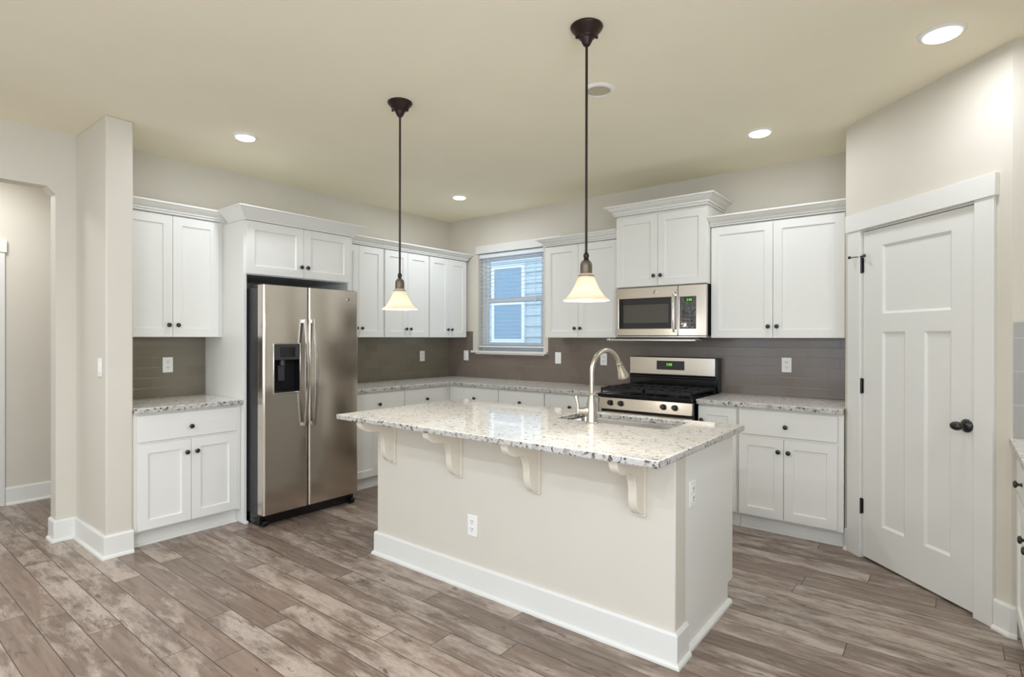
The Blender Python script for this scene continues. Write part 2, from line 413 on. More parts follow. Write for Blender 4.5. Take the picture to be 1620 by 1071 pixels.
# living room end with three glazed openings
bm = newbm()
xs = [0, 0.5, 1.7, 2.3, 3.5, 4.0, 5.2, XR]
for a, b in ((0, 0.5), (1.7, 2.3), (3.5, 4.0), (5.2, XR)): bx(bm, a, b, -9.12, YF, 0, H)
for a, b in ((0.5, 1.7), (2.3, 3.5), (4.0, 5.2)): bx(bm, a, b, -9.12, YF, 0, 0.5); bx(bm, a, b, -9.12, YF, 2.4, H)
struct('wall_front', bm, PAINT)
# hall beyond the opening
struct('wall_hall', box(-1.45, -1.33, -6.2, -2.2, 0, H), PAINT, label='pale hall wall seen through the opening')
struct('wall_hall_end', box(-1.33, -0.12, -2.32, -2.2, 0, H), PAINT)
struct('wall_hall_near', box(-1.33, -0.12, -6.2, -6.08, 0, H), PAINT)

# baseboards: straight runs given by wall-line start/end and outward normal
BBT = 0.143
def base_path(bm, pts, h=BBT, side=1):
    """mitred baseboard with shoe along a polyline of wall-line points; side=+1: profile to the right of travel"""
    P = [Vector((x, y, 0)) for x, y in pts]
    def nrm(a, b): d = (b-a).normalized(); return Vector((d.y, -d.x, 0))*side
    N = [nrm(a, b) for a, b in zip(P, P[1:])]; M_ = []
    for i in range(len(P)):
        if i == 0: M_.append(N[0])
        elif i == len(P)-1: M_.append(N[-1])
        else: m_ = (N[i-1]+N[i]); M_.append(m_*(2/m_.length_squared) if m_.length_squared > 1e-6 else N[i])
    for prof in ([(0.0004, 0), (0.015, 0), (0.015, h-0.012), (0.009, h), (0.0004, h)], [(0.0152, 0), (0.028, 0), (0.027, 0.010), (0.022, 0.017), (0.0152, 0.020)]):
        R = [[bm.verts.new(p + m_*a + Vector((0, 0, z))) for a, z in prof] for p, m_ in zip(P, M_)]; k = len(prof)
        for a, b in zip(R, R[1:]):
            for i in range(k): bm.faces.new([a[i], b[i], b[(i+1) % k], a[(i+1) % k]])
        bm.faces.new(R[0]); bm.faces.new(R[-1][::-1])
bm = newbm(); base_path(bm, [(-0.119, -3.728), (0.0, -3.728), (0.0, -3.615), (0.606, -3.615), (0.606, -3.469)])
struct('baseboard_partition', bm, TRIM, label='white baseboard wrapping the wall stub')
bm = newbm(); base_path(bm, [(-1.33, -3.762), (-1.33, -2.32)]); struct('baseboard_hall', bm, TRIM, label='white baseboard in the hall')
bm = newbm(); base_path(bm, [(0, -9.0), (0, -5.30)]); struct('baseboard_left', bm, TRIM)
bm = newbm(); base_path(bm, [(XR, -9.0), (XR, -3.30)], side=-1); struct('baseboard_right', bm, TRIM)
bm = newbm(); d45 = Vector((S2, -S2)); a = Vector((PX, PY)) + d45*0.039
base_path(bm, [tuple(Vector((PX, PY)) + d45*0.014), tuple(a)])
struct('baseboard_pantry', bm, TRIM, label='short piece of baseboard left of the pantry door')
bm = newbm(); a = Vector((PX, PY)) + d45*1.0055
base_path(bm, [tuple(a), (CX, CY), (CX+0.02, CY)])
struct('baseboard_corner', bm, TRIM, label='short piece of baseboard right of the pantry door')

# hall door casing
bm = newbm(); bx(bm, -1.33, -1.312, -3.86, -3.764, 0, 2.055); bx(bm, -1.33, -1.306, -4.75, -3.752, 2.055, 2.158); bx(bm, -1.33, -1.312, -4.72, -4.63, 0, 2.055)
struct('trim_2', bm, TRIM, 0.003, label='white door casing on the hall wall')
d2 = thing('door_2', (-1.33, -3.86, 0), 0, kind='structure')
ob('door_slab', box(0.0, 0.010, -0.77, 0.0, 0.01, 2.05), TRIM, d2)

# pantry door casing and door
tr = thing('trim_1', (PX, PY, 0), -PI/4, kind='structure', label='white casing around the pantry door')
bm = newbm(); bx(bm, 0.040, DS0+0.006, -0.018, 0, 0, DZ+0.010); ob('casing_side', bm, TRIM, tr, 0.002)
bm = newbm(); bx(bm, DS1-0.006, 1.004, -0.018, 0, 0, DZ+0.010); ob('casing_side', bm, TRIM, tr, 0.002)
bm = newbm(); bx(bm, 0.026, 1.018, -0.026, 0, DZ+0.004, DZ+0.112); ob('casing_head', bm, TRIM, tr, 0.002)
bm = newbm(); bx(bm, DS0, DS0+0.006, 0.0, 0.11, 0, DZ); bx(bm, DS1-0.006, DS1, 0.0, 0.11, 0, DZ); bx(bm, DS0, DS1, 0, 0.11, DZ-0.006, DZ)
bx(bm, DS0+0.006, DS1-0.006, 0.045, 0.055, DZ-0.030, DZ-0.006)
ob('jamb', bm, TRIM, tr)
dr = thing('door_1', (PX, PY, 0), -PI/4, kind='structure', label='white three-panel pantry door with black hardware')
def panel_face(bm, x0, x1, z0, z1, yf, yb, rects, depth=0.012, slope=0.012):
    """slab with recessed rectangular fields; front at yf (more negative), back at yb"""
    xsx = sorted(set([x0, x1] + [r[0] for r in rects] + [r[1] for r in rects]))
    zsz = sorted(set([z0, z1] + [r[2] for r in rects] + [r[3] for r in rects]))
    V = {}
    def v(x, y, z):
        k = (round(x, 5), round(y, 5), round(z, 5))
        if k not in V: V[k] = bm.verts.new((x, y, z))
        return V[k]
    def inside(cx, cz): return any(r[0] < cx < r[1] and r[2] < cz < r[3] for r in rects)
    for i in range(len(xsx)-1):
        for j in range(len(zsz)-1):
            if not inside((xsx[i]+xsx[i+1])/2, (zsz[j]+zsz[j+1])/2):
                bm.faces.new([v(xsx[i], yf, zsz[j]), v(xsx[i+1], yf, zsz[j]), v(xsx[i+1], yf, zsz[j+1]), v(xsx[i], yf, zsz[j+1])])
    for (a, b, c, d) in rects:
        s = slope; y2 = yf + depth
        zcuts = [z for z in zsz if c <= z <= d]; xcuts = [x for x in xsx if a <= x <= b]
        inn = [v(a+s, y2, c+s), v(b-s, y2, c+s), v(b-s, y2, d-s), v(a+s, y2, d-s)]
        bm.faces.new(inn)
        bm.faces.new([v(x, yf, c) for x in xcuts] + [inn[1], inn[0]])
        bm.faces.new([v(x, yf, d) for x in xcuts[::-1]] + [inn[3], inn[2]])
        bm.faces.new([v(a, yf, z) for z in zcuts[::-1]] + [inn[0], inn[3]])
        bm.faces.new([v(b, yf, z) for z in zcuts] + [inn[2], inn[1]])
    bm.faces.new([v(x0, yb, z0), v(x0, yb, z1), v(x1, yb, z1), v(x1, yb, z0)])
    bm.faces.new([v(x, yf, z0) for x in xsx[::-1]] + [v(x0, yb, z0), v(x1, yb, z0)])
    bm.faces.new([v(x, yf, z1) for x in xsx] + [v(x1, yb, z1), v(x0, yb, z1)])
    bm.faces.new([v(x0, yf, z) for z in zsz] + [v(x0, yb, z1), v(x0, yb, z0)])
    bm.faces.new([v(x1, yf, z) for z in zsz[::-1]] + [v(x1, yb, z0), v(x1, yb, z1)])
    return bm
P0, P1 = DS0+0.009, DS1-0.009
bm = panel_face(newbm(), P0, P1, 0.012, DZ-0.010, 0.004, 0.039, [(0.302, 0.762, 1.520, 1.932), (0.302, 0.470, 0.240, 1.412), (0.598, 0.762, 0.240, 1.412)], 0.011, 0.014)
ob('door_slab', bm, TRIM, dr, 0.0015)
def hinge(z):
    bm = newbm(); tube(bm, [(P0-0.004, -0.006, z-0.048), (P0-0.004, -0.006, z+0.048)], 0.0075, 12)
    bx(bm, P0-0.010, P0+0.008, -0.002, 0.004, z-0.045, z+0.045)
    return bm
for z in (1.828, 1.075, 0.324): ob('hinge', hinge(z), BLACKM, dr, smooth=40)
KX, KZ = 0.852, 0.935
bm = newbm()
lathe(bm, [(0, -0.004), (0.033, -0.004), (0.034, 0.0), (0.030, 0.007), (0.018, 0.012), (0.012, 0.016), (0.0115, 0.034), (0, 0.034)], Matrix.Translation((KX, 0.001, KZ)) @ Matrix.Rotation(PI/2, 4, 'X'))
kn = ob('knob_rose', bm, BLACKM, dr, smooth=40)
bm = newbm()
lathe(bm, [(0, 0.030), (0.012, 0.031), (0.021, 0.038), (0.0262, 0.050), (0.0265, 0.060), (0.022, 0.070), (0.013, 0.076), (0, 0.078)], Matrix.Translation((KX, 0.001, KZ)) @ Matrix.Rotation(PI/2, 4, 'X') @ Matrix.Diagonal((1.15, 0.85, 1, 1)))
ob('knob', bm, BLACKM, kn, smooth=60)
ob('latch_plate', box(P1-0.002, P1+0.002, 0.0, 0.014, KZ-0.028, KZ+0.028), BLACKM, dr)
bm = newbm()   # hinge-pin door stop
tube(bm, [(P0-0.004, -0.006, 1.888), (P0-0.004, -0.006, 1.878)], 0.011, 12)
tube(bm, [(P0-0.004, -0.008, 1.883), (P0-0.052, -0.042, 1.884)], 0.003, 8); tube(bm, [(P0-0.052, -0.042, 1.884), (P0-0.062, -0.049, 1.884)], 0.009, 12)
tube(bm, [(P0-0.004, -0.008, 1.883), (P0+0.040, -0.030, 1.884)], 0.003, 8); tube(bm, [(P0+0.040, -0.030, 1.884), (P0+0.047, -0.018, 1.884)], 0.009, 12)
ob('door_stop', bm, BLACKM, dr, smooth=40)

# ------------------------------------------------------------------ window
wd = thing('window_1', (0, 0, 0), 0, kind='structure', label='small white vinyl window over the back counter')
ob('window_header', box(0.437, 1.600, -0.020, 0, 2.322, 2.414), TRIM, wd, 0.002)
ob('window_sill', box(0.385, 1.438, -0.045, 0.11, 1.200, 1.225), TRIM, wd, 0.003)
ob('apron', box(0.440, 1.395, -0.020, -0.009, 1.184, 1.200), TRIM, wd, 0.002)
fy0, fy1 = 0.075, 0.118
bm = newbm(); f = 0.045
bx(bm, WX0, WX0+f, fy0, fy1, WZ0, WZ1); bx(bm, WX1-f, WX1, fy0, fy1, WZ0, WZ1); bx(bm, WX0+f+.0005, WX1-f-.0005, fy0, fy1, WZ0, WZ0+f); bx(bm, WX0+f+.0005, WX1-f-.0005, fy0, fy1, WZ1-f, WZ1)
ob('window_frame', bm, VINYL, wd, 0.003)
for (z0, z1, y0) in ((1.765, WZ1-f, 0.100), (WZ0+f, 1.815, 0.085)):
    bm = newbm(); g = 0.045; a, b = WX0+f, WX1-f
    bx(bm, a, a+g, y0, y0+0.015, z0, z1); bx(bm, b-g, b, y0, y0+0.015, z0, z1); bx(bm, a+g, b-g, y0, y0+0.015, z0, z0+g); bx(bm, a+g, b-g, y0, y0+0.015, z1-g, z1)
    sh = ob('sash', bm, VINYL, wd, 0.002)
    ob('glass', box(a+g, b-g, y0+0.006, y0+0.009, z0+g, z1-g), GLASS, sh)
# venetian blind
vb = thing('venetian_blind', (WX0, 0.036, 0), 0, 'white horizontal slat blind hanging open in the kitchen window', 'blind')
bw = WX1-WX0
ob('headrail', box(0.006, bw-0.006, -0.026, 0.026, 2.272, 2.318), SLAT, vb, 0.002)
bm = newbm(); z = 2.250; tilt = math.radians(2); ns = 0
while z > 1.285:
    dy, dz = 0.0245*math.cos(tilt), 0.0245*math.sin(tilt)
    pr = [(-dy, z-dz), (0, z+0.0012), (dy, z+dz), (dy, z+dz-0.0022), (0, z-0.0010), (-dy, z-dz-0.0022)]
    prism(bm, pr, 0, 0.008, bw-0.008); z -= 0.0432; ns += 1
sl = ob('slats', bm, SLAT, vb); 
ob('bottom_rail', box(0.008, bw-0.008, -0.026, 0.026, z+0.005, z+0.024), SLAT, vb, 0.002)
for x in (0.14, bw-0.14):
    bm = newbm()
    for y in (-0.026, 0.026): tube(bm, [(x, y, z+0.02), (x, y, 2.272)], 0.0012, 6)
    ob('ladder_cord', bm, SLAT, vb)
bm = newbm(); tube(bm, [(bw-0.10, -0.034, 2.28), (bw-0.10, -0.036, 1.765)], 0.0035, 8); lathe(bm, [(0, -0.02), (0.008, -0.015), (0.005, 0.01), (0, 0.012)], Matrix.Translation((bw-0.10, -0.036, 1.765)))
ob('pull_cord', bm, SLAT, vb, smooth=40)

# neighbouring house outside
hs = thing('neighbouring_house', (0, 3.0, 0), 0, 'pale blue lap-sided house wall with white window, outside the kitchen window', 'house')
bm = newbm(); z = -0.3
while z < 4.2:
    prism(bm, [(0.0, z+0.19), (-0.026, z), (0.0, z-0.0)], 0, -5.0, 3.0); z += 0.187
ob('siding', bm, SIDING, hs)
ob('wall_core', box(-5.0, 3.0, 0.001, 0.15, -0.5, 4.25), SIDING, hs)
bm = newbm(); X0, X1, Z0, Z1, q = -1.845, -1.105, 1.285, 2.66, 0.06
bx(bm, X0, X0+q, -0.05, -0.001, Z0, Z1); bx(bm, X1-q, X1, -0.05, -0.001, Z0, Z1); bx(bm, X0+q+.0005, X1-q-.0005, -0.05, -0.001, Z0, Z0+q); bx(bm, X0+q+.0005, X1-q-.0005, -0.05, -0.001, Z1-q, Z1); bx(bm, X0+q+.0005, X1-q-.0005, -0.05, -0.001, 1.955, 2.02)
hw = ob('house_window_frame', bm, EXTTR, hs)
ob('house_window_pane', box(X0+q, X1-q, -0.038, -0.029, Z0+q, Z1-q), EXTGL, hw)
o = struct('ground', box(-8, 6, 0.13, 5.0, -0.5, -0.4), SOIL)

# ------------------------------------------------------------------ cabinets
KNOB_ME = None
def knob(x, z, yf, parent):
    global KNOB_ME
    if KNOB_ME is None:
        bm = newbm()
        lathe(bm, [(0, 0), (0.0085, 0), (0.0075, 0.004), (0.0055, 0.009), (0.0065, 0.014), (0.0145, 0.018), (0.0160, 0.022), (0.0135, 0.027), (0.0075, 0.0295), (0, 0.030)], Matrix.Rotation(PI/2, 4, 'X'), 20)
        bmesh.ops.recalc_face_normals(bm, faces=bm.faces[:])
        KNOB_ME = bpy.data.meshes.new('knob'); bm.to_mesh(KNOB_ME); bm.free(); KNOB_ME.materials.append(BLACKM)
        for p in KNOB_ME.polygons: p.use_smooth = True
    o = bpy.data.objects.new('knob', KNOB_ME); COL.objects.link(o); o.parent = parent; o.location = (x, yf, z)
    return o
def shaker(parent, x0, x1, z0, z1, yf, kx=None, kz=None, stile=0.060):
    """yf = depth of the door front from the wall (positive)"""
    bm = panel_face(newbm(), x0, x1, z0, z1, -yf, -yf+0.020, [(x0+stile, x1-stile, z0+stile, z1-stile)], 0.010, 0.003)
    d = ob('door', bm, WHITE, parent, 0.0012)
    if kx is not None: knob(kx, kz, -yf, d)
    return d
def drawer(parent, x0, x1, z0, z1, yf, kx, kz):
    d = ob('drawer', box(x0, x1, -yf, -yf+0.020, z0, z1), WHITE, parent, 0.002)
    knob(kx, kz, -yf, d)
    return d
G = 0.0015
def upper(label, loc, rz, width, zb, zt, depth, doors, zd0=None, zd1=None, kz=1.459, group=None, ks=0.030, stile=0.060):
    c = thing('wall_cabinet', loc, rz, label, 'cabinet', group)
    ob('carcass', box(0.001, width-0.001, -(depth-0.021), -0.002, zb, zt), WHITE, c, 0.001)
    zd0 = zb+0.003 if zd0 is None else zd0; zd1 = zt-0.010 if zd1 is None else zd1
    for (a, b, side) in doors:
        kx = b-ks if side == 'r' else a+ks
        shaker(c, a+G, b-G, zd0, zd1, depth, kx, kz, stile)
    return c
def base(label, loc, rz, width, fronts, depth=0.61, toe_l=0.0, group=None, box_x0=0.001, shoe=True, box_x1=None):
    c = thing('base_cabinet', loc, rz, label, 'cabinet', group)
    bm = newbm(); x1 = box_x1 or width-0.001
    bx(bm, box_x0, x1, -(depth-0.021), -0.002, 0.105, 0.878)
    ob('carcass', bm, WHITE, c, 0.001)
    ob('toe_kick', box(box_x0, x1, -(depth-0.085), -0.002, 0, 0.1045), WHITE, c)
    if shoe:
        ob('shoe_moulding', prism(newbm(), [(-(depth-0.085), 0), (-(depth-0.066), 0), (-(depth-0.068), 0.010), (-(depth-0.075), 0.016), (-(depth-0.085), 0.018)], 0, box_x0, x1), TRIM, c)
    for f in fronts:
        if f[0] == 'dw': drawer(c, f[1]+G, f[2]-G, 0.690, 0.862, depth, (f[1]+f[2])/2, 0.762)
        elif f[0] == 'dl': shaker(c, f[1]+G, f[2]-G, 0.118, 0.672, depth, f[2]-0.032, 0.588)
        elif f[0] == 'dr': shaker(c, f[1]+G, f[2]-G, 0.118, 0.672, depth, f[1]+0.032, 0.588)
        elif f[0] == 'full': shaker(c, f[1]+G, f[2]-G, 0.118, 0.862, depth, f[1]+0.030, 0.762)
    return c
def crown(name_label, loc, rz, prof, width, left=None, right=None, depth=0.0, ends=(True, True)):
    """mitred crown: prof = [(out, z)...] outward from the cabinet box; left/right: return length or None"""
    c = thing('crown_moulding', loc, rz, name_label, 'moulding', None)
    path = []
    if left is not None: path.append((0.0, -depth+left, 'L0'))
    path.append((0.0, -depth, 'CL' if left is not None else 'E')); path.append((width, -depth, 'CR' if right is not None else 'E'))
    if right is not None: path.append((width, -depth+right, 'R0'))
    bm = newbm(); rings = []
    for (x, y, t) in path:
        ring = []
        for (o_, z) in prof:
            if t == 'L0': p = (x-o_, y, z)
            elif t == 'R0': p = (x+o_, y, z)
            elif t == 'CL': p = (x-o_, y-o_, z)
            elif t == 'CR': p = (x+o_, y-o_, z)
            else: p = (x, y-o_, z)
            ring.append(bm.verts.new(p))
        rings.append(ring)
    k = len(prof)
    for a, b in zip(rings, rings[1:]):
        for i in range(k): bm.faces.new([a[i], a[(i+1) % k], b[(i+1) % k], b[i]])
    bm.faces.new(rings[0]); bm.faces.new(rings[-1][::-1])
    ob('moulding', bm, WHITE, c, 0.0)
    return c
def cprof(z0, h, out, inn=-0.06):
    """stepped crown profile"""
    f = lambda t: z0 + h*t
    return [(inn, f(0)), (0.010, f(0)), (0.011, f(0.12)), (0.006, f(0.15)), (0.006, f(0.19)), (0.020, f(0.21)), (0.022, f(0.33)), (0.016, f(0.37)), (0.018, f(0.42)), (out*0.42, f(0.50)), (out*0.60, f(0.62)), (out*0.72, f(0.78)), (out*0.74, f(0.83)), (out, f(0.85)), (out, f(1.0)), (inn, f(1.0))]
def sprof(z0, h, out, inn=-0.018):
    f = lambda t: z0 + h*t
    return [(inn, f(0)), (0.004, f(0)), (0.006, f(0.08)), (out*0.30, f(0.30)), (out*0.62, f(0.62)), (out*0.90, f(0.88)), (out, f(0.93)), (out, f(1.0)), (inn, f(1.0))]
RA = PI/2
ZC = 2.250
# --- left wall: small bay, fridge surround, corner run
upper('white two-door wall cabinet between the wall stub and the refrigerator surround', (0, -3.467, 0), RA, 0.690, 1.372, ZC, 0.325, [(0.022, 0.335, 'r'), (0.335, 0.655, 'l')], zd1=2.240)
crown('stepped white crown over the small left wall cabinet', (0, -3.467, ZC+0.001), RA, [(a, b-ZC) for a, b in cprof(ZC, 0.072, 0.070)], 0.690, depth=0.325)
base('white base cabinet with one drawer beside the refrigerator surround', (0, -3.467, 0), RA, 0.690, [('dw', 0.022, 0.662), ('dl', 0.022, 0.346), ('dr', 0.346, 0.662)])
fc = thing('refrigerator_surround', (0, -2.776, 0), RA, 'tall white surround with a two-door cabinet over the refrigerator', 'cabinet')
FW = 0.940
ob('side_panel', box(0.0, 0.022, -0.640, -0.002, 0, 2.235), WHITE, fc, 0.0012)
ob('side_panel', box(FW-0.045, FW, -0.640, -0.002, 0, 2.235), WHITE, fc, 0.0012)
ob('shoe_block', box(-0.002, 0.028, -0.662, -0.560, 0.0, 0.020), TRIM, fc, 0.004)
ob('carcass', box(0.022, FW-0.045, -0.639, -0.002, 1.836, 2.235), WHITE, fc)
shaker(fc, 0.012, 0.470-G, 1.842, 2.232, 0.660, 0.444, 1.926, 0.062)
shaker(fc, 0.470+G, FW-0.030, 1.842, 2.232, 0.660, 0.498, 1.926, 0.062)
crown('wide white crown over the refrigerator cabinet', (0, -2.776, 2.236), RA, [(a, b-2.225) for a, b in sprof(2.225, 0.090, 0.080, -0.05)], FW, left=0.260, right=0.260, depth=0.662)
U = [(-1.834, 0.600), (-1.232, 0.602), (-0.630, 0.585)]
upper('white two-door wall cabinet just right of the refrigerator surround', (0, -1.834, 0), RA, 0.600, 1.372, ZC, 0.325, [(0.008, 0.300, 'r'), (0.300, 0.592, 'l')], group=None)
upper('middle of the three white wall cabinets between refrigerator and window corner', (0, -1.232, 0), RA, 0.602, 1.372, ZC, 0.325, [(0.008, 0.303, 'r'), (0.303, 0.594, 'l')])
upper('white two-door wall cabinet in the corner left of the window', (0, -0.628, 0), RA, 0.584, 1.372, ZC, 0.325, [(0.008, 0.300, 'r'), (0.300, 0.580, 'l')])
crown('stepped white crown over the three wall cabinets in the window corner', (0, -1.834, ZC+0.001), RA, [(a, b-ZC) for a, b in cprof(ZC, 0.072, 0.070)], 1.786, right=0.322, depth=0.325)
base('white base cabinet just right of the refrigerator', (0, -1.834, 0), RA, 0.619, [('dw', 0.008, 0.615), ('dl', 0.008, 0.310), ('dr', 0.310, 0.615)])
base('white base cabinet on the left side of the inner counter corner', (0, -1.215, 0), RA, 0.600, [('dw', 0.004, 0.552), ('dl', 0.004, 0.278), ('dr', 0.278, 0.552)], box_x1=1.205)
# --- back wall
base('white base cabinet on the window side of the inner counter corner', (0.592, 0, 0), 0, 0.675, [('dw', 0.073, 0.671), ('dl', 0.073, 0.372), ('dr', 0.372, 0.671)])
base('white base cabinet below the window', (1.267, 0, 0), 0, 0.545, [('dw', 0.004, 0.541), ('dl', 0.004, 0.272), ('dr', 0.272, 0.541)])
base('white base cabinet left of the range', (1.812, 0, 0), 0, 0.590, [('dw', 0.004, 0.555), ('dl', 0.004, 0.280), ('dr', 0.280, 0.555)])
base('narrow white base cabinet with one full door right of the range', (3.215, 0, 0), 0, 0.290, [('full', 0.006, 0.284)])
base('white base cabinet with one drawer and two doors beside the pantry', (3.506, 0, 0), 0, 0.663, [('dw', 0.010, 0.630), ('dl', 0.010, 0.307), ('dr', 0.307, 0.630)])
upper('white two-door wall cabinet between window and microwave', (1.612, 0, 0), 0, 0.806, 1.372, ZC, 0.325, [(0.010, 0.380, 'r'), (0.380, 0.796, 'l')])
crown('stepped white crown between window and microwave cabinet', (1.612, 0, ZC+0.001), 0, [(a, b-ZC) for a, b in cprof(ZC, 0.072, 0.070)], 0.803, left=0.322, depth=0.325)
upper('taller white two-door cabinet above the microwave', (2.419, 0, 0), 0, 0.793, 1.802, 2.420, 0.400, [(0.006, 0.386, 'r'), (0.386, 0.787, 'l')], zd0=1.806, zd1=2.400, kz=1.888)
crown('white crown on the taller cabinet above the microwave', (2.419, 0, 2.421), 0, [(a, b-2.412) for a, b in cprof(2.412, 0.080, 0.075)], 0.793, left=0.397, right=0.397, depth=0.400)
upper('wide white two-door wall cabinet between microwave and pantry', (3.213, 0, 0), 0, 0.957, 1.372, ZC, 0.325, [(0.006, 0.462, 'r'), (0.462, 0.925, 'l')])
crown('stepped white crown between microwave cabinet and pantry', (3.213, 0, ZC+0.001), 0, [(a, b-ZC) for a, b in cprof(ZC, 0.072, 0.070)], 0.957, depth=0.325)
# --- far right run against the right wall
fr = base('white base cabinet at the far right edge beside the pantry', (XR, -1.345, 0), -RA, 1.20, [('dw', 0.020, 0.54), ('dl', 0.020, 0.52), ('dr', 0.60, 1.10)], depth=0.612)

# ------------------------------------------------------------------ worktops and tiles
ZT0, ZT1 = 0.884, 0.914
def counter(label, outline, z0=ZT0, bev=0.004, inner=None):
    bm = slab_with_hole(newbm(), outline, inner, z0, ZT1)
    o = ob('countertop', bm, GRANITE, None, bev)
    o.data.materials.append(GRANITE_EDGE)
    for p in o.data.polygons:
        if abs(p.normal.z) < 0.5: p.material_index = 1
    return tag(o, label, 'countertop')
counter('small speckled granite countertop left of the refrigerator', [(0.002, -3.466), (0.640, -3.466), (0.640, -2.778), (0.002, -2.778)], 0.880)
counter('L-shaped speckled granite countertop running round the window corner', [(0.002, -1.833), (0.640, -1.833), (0.640, -0.640), (2.402, -0.640), (2.402, -0.002), (0.002, -0.002)], 0.880)
counter('speckled granite countertop between range and pantry', [(3.214, -0.640), (4.169, -0.640), (4.169, -0.002), (3.214, -0.002)], 0.880)
counter('speckled granite countertop at the far right edge', [(4.925, -1.325), (4.925, -2.55), (XR-0.002, -2.55), (XR-0.002, -1.325)], 0.880)
def tile(label, bm, mt): return tag(ob('tile_backsplash', bm, mt), label, 'backsplash')
tile('taupe tile backsplash in the small bay left of the refrigerator', box(0.002, 0.008, -3.466, -2.778, 0.9145, 1.371), TILEA)
tile('taupe tile backsplash right of the refrigerator under the corner cabinets', box(0.002, 0.008, -1.833, -0.010, 0.9145, 1.371), TILEA)
bm = newbm()
for a, b, c, d in ((0.002, 0.384, 0.9145, 1.443), (0.384, 1.439, 0.9145, 1.199), (1.439, 1.611, 0.9145, 1.443), (1.611, 2.419, 0.9145, 1.371), (2.419, 3.213, 0.9145, 1.371), (3.213, 4.169, 0.9145, 1.371)):
    bx(bm, a, b, -0.008, -0.002, c, d)
tile('long taupe tile backsplash along the window and range wall', bm, TILEB)
tile('grey tile backsplash at the far right edge', box(CX+0.006, XR-0.002, CY-0.010, CY-0.002, 0.9145, 1.447), TILEC)

# ------------------------------------------------------------------ island
IX0, IX1, IY0, IY1 = 1.852, 3.812, -2.515, -1.730
isl = thing('kitchen_island', ((IX0+IX1)/2, (IY0+IY1)/2, 0), 0, 'cream kitchen island with corbels and white baseboard under speckled granite', 'kitchen island')
ox, oy = -(IX0+IX1)/2, -(IY0+IY1)/2
def isp(name, bm, mt, bev=0.0, smooth=None):
    bmesh.ops.translate(bm, vec=(ox, oy, 0), verts=bm.verts[:]); return ob(name, bm, mt, isl, bev, smooth)
isp('knee_wall', box(IX0, IX1, IY0, IY0+0.118, 0, ZT0), PAINT, 0.006)
bm = newbm(); bx(bm, IX0+0.004, IX1-0.004, IY0+0.119, IY1, 0.105, ZT0)
# open the top under the sink
bm.free(); bm = newbm()
bx(bm, IX0+0.004, 2.88, IY0+0.119, IY1, 0.105, ZT0); bx(bm, 3.64, IX1-0.004, IY0+0.119, IY1, 0.105, ZT0); bx(bm, 2.88, 3.64, IY0+0.119, IY1, 0.105, 0.60)
bx(bm, 2.88, 3.64, IY1-0.015, IY1, 0.60, ZT0)
isp('carcass', bm, WHITE, 0.0)
isp('toe_kick', box(IX0+0.004, IX1-0.004, IY0+0.119, IY1-0.075, 0, 0.105), WHITE)
for k in range(4):
    a = IX0+0.02+k*0.482
    d = panel_face(newbm(), a, a+0.476, 0.12, 0.865, 0, 0.018, [(a+0.06, a+0.416, 0.18, 0.805)], 0.008, 0.003)
    for v in d.verts: v.co.y = IY1 + 0.018 - v.co.y
    isp('door', d, WHITE)
bm = newbm(); base_path(bm, [(IX0, IY0+0.118), (IX0, IY0), (IX1, IY0), (IX1, IY0+0.118)])
isp('baseboard', bm, TRIM)
for xx, s in ((IX1-0.004, 1), (IX0+0.004, -1)):
    pr = [(0, 0), (0.020, 0), (0.019, 0.012), (0.012, 0.020), (0, 0.022)]
    isp('shoe_moulding', prism(newbm(), [(xx+s*a, z) for a, z in pr], 1, IY0+0.118, IY1-0.062), TRIM)
# corbels
def corbel_bm(x1):
    t = 0.040; x0 = x1-0.052; xa, xb = x0+0.006, x0+0.006+t
    pts = [(0.0, 0.883), (0.262, 0.883), (0.262, 0.872)]
    for k in range(1, 9):                                   # convex nose
        a = math.radians(90*k/8); pts.append((0.262-0.085*(1-math.cos(a)), 0.872-0.058*math.sin(a)))
    pts.append((0.150, 0.812))
    for k in range(1, 9):                                   # cove
        a = math.radians(90*k/8); pts.append((0.150-0.060*math.sin(a), 0.812-0.092*(1-math.cos(a))))
    pts.append((0.088, 0.700))
    for k in range(1, 7):
        a = math.radians(90*k/6); pts.append((0.088-0.062*(1-math.cos(a)), 0.700-0.084*math.sin(a)))
    pts.append((0.0, 0.616))
    bm = newbm()
    prism(bm, [(IY0-a, z) for a, z in pts], 0, xa, xb)
    return bm, (x0, x1)
for x1 in (2.037, 2.597, 3.125, 3.684):
    bm, (a, b) = corbel_bm(x1)
    cb = isp('corbel', bm, CREAM, 0.003, 30)
    isp('corbel_plate', box(a, b, IY0-0.014, IY0, 0.600, ZT0-0.001), CREAM, 0.002)
for o in list(isl.children):
    if o.name.startswith('corbel_plate'):
        cbs = [c for c in isl.children if c.name.startswith('corbel') and not c.name.startswith('corbel_plate')]
        px_ = sum((v.co.x for v in o.data.vertices))/len(o.data.vertices)
        best = min(cbs, key=lambda c: abs(c.data.vertices[0].co.x-px_)); o.parent = best; o.name = 'back_plate'
SX0, SX1, SY0, SY1 = 2.925, 3.592, -2.103, -1.768
counter('large cream speckled granite countertop on the island', [(1.832, -2.806), (3.862, -2.806), (3.862, -1.702), (1.832, -1.702)], ZT0, 0.006, rrect(SX0, SX1, SY0, SY1, 0.02))
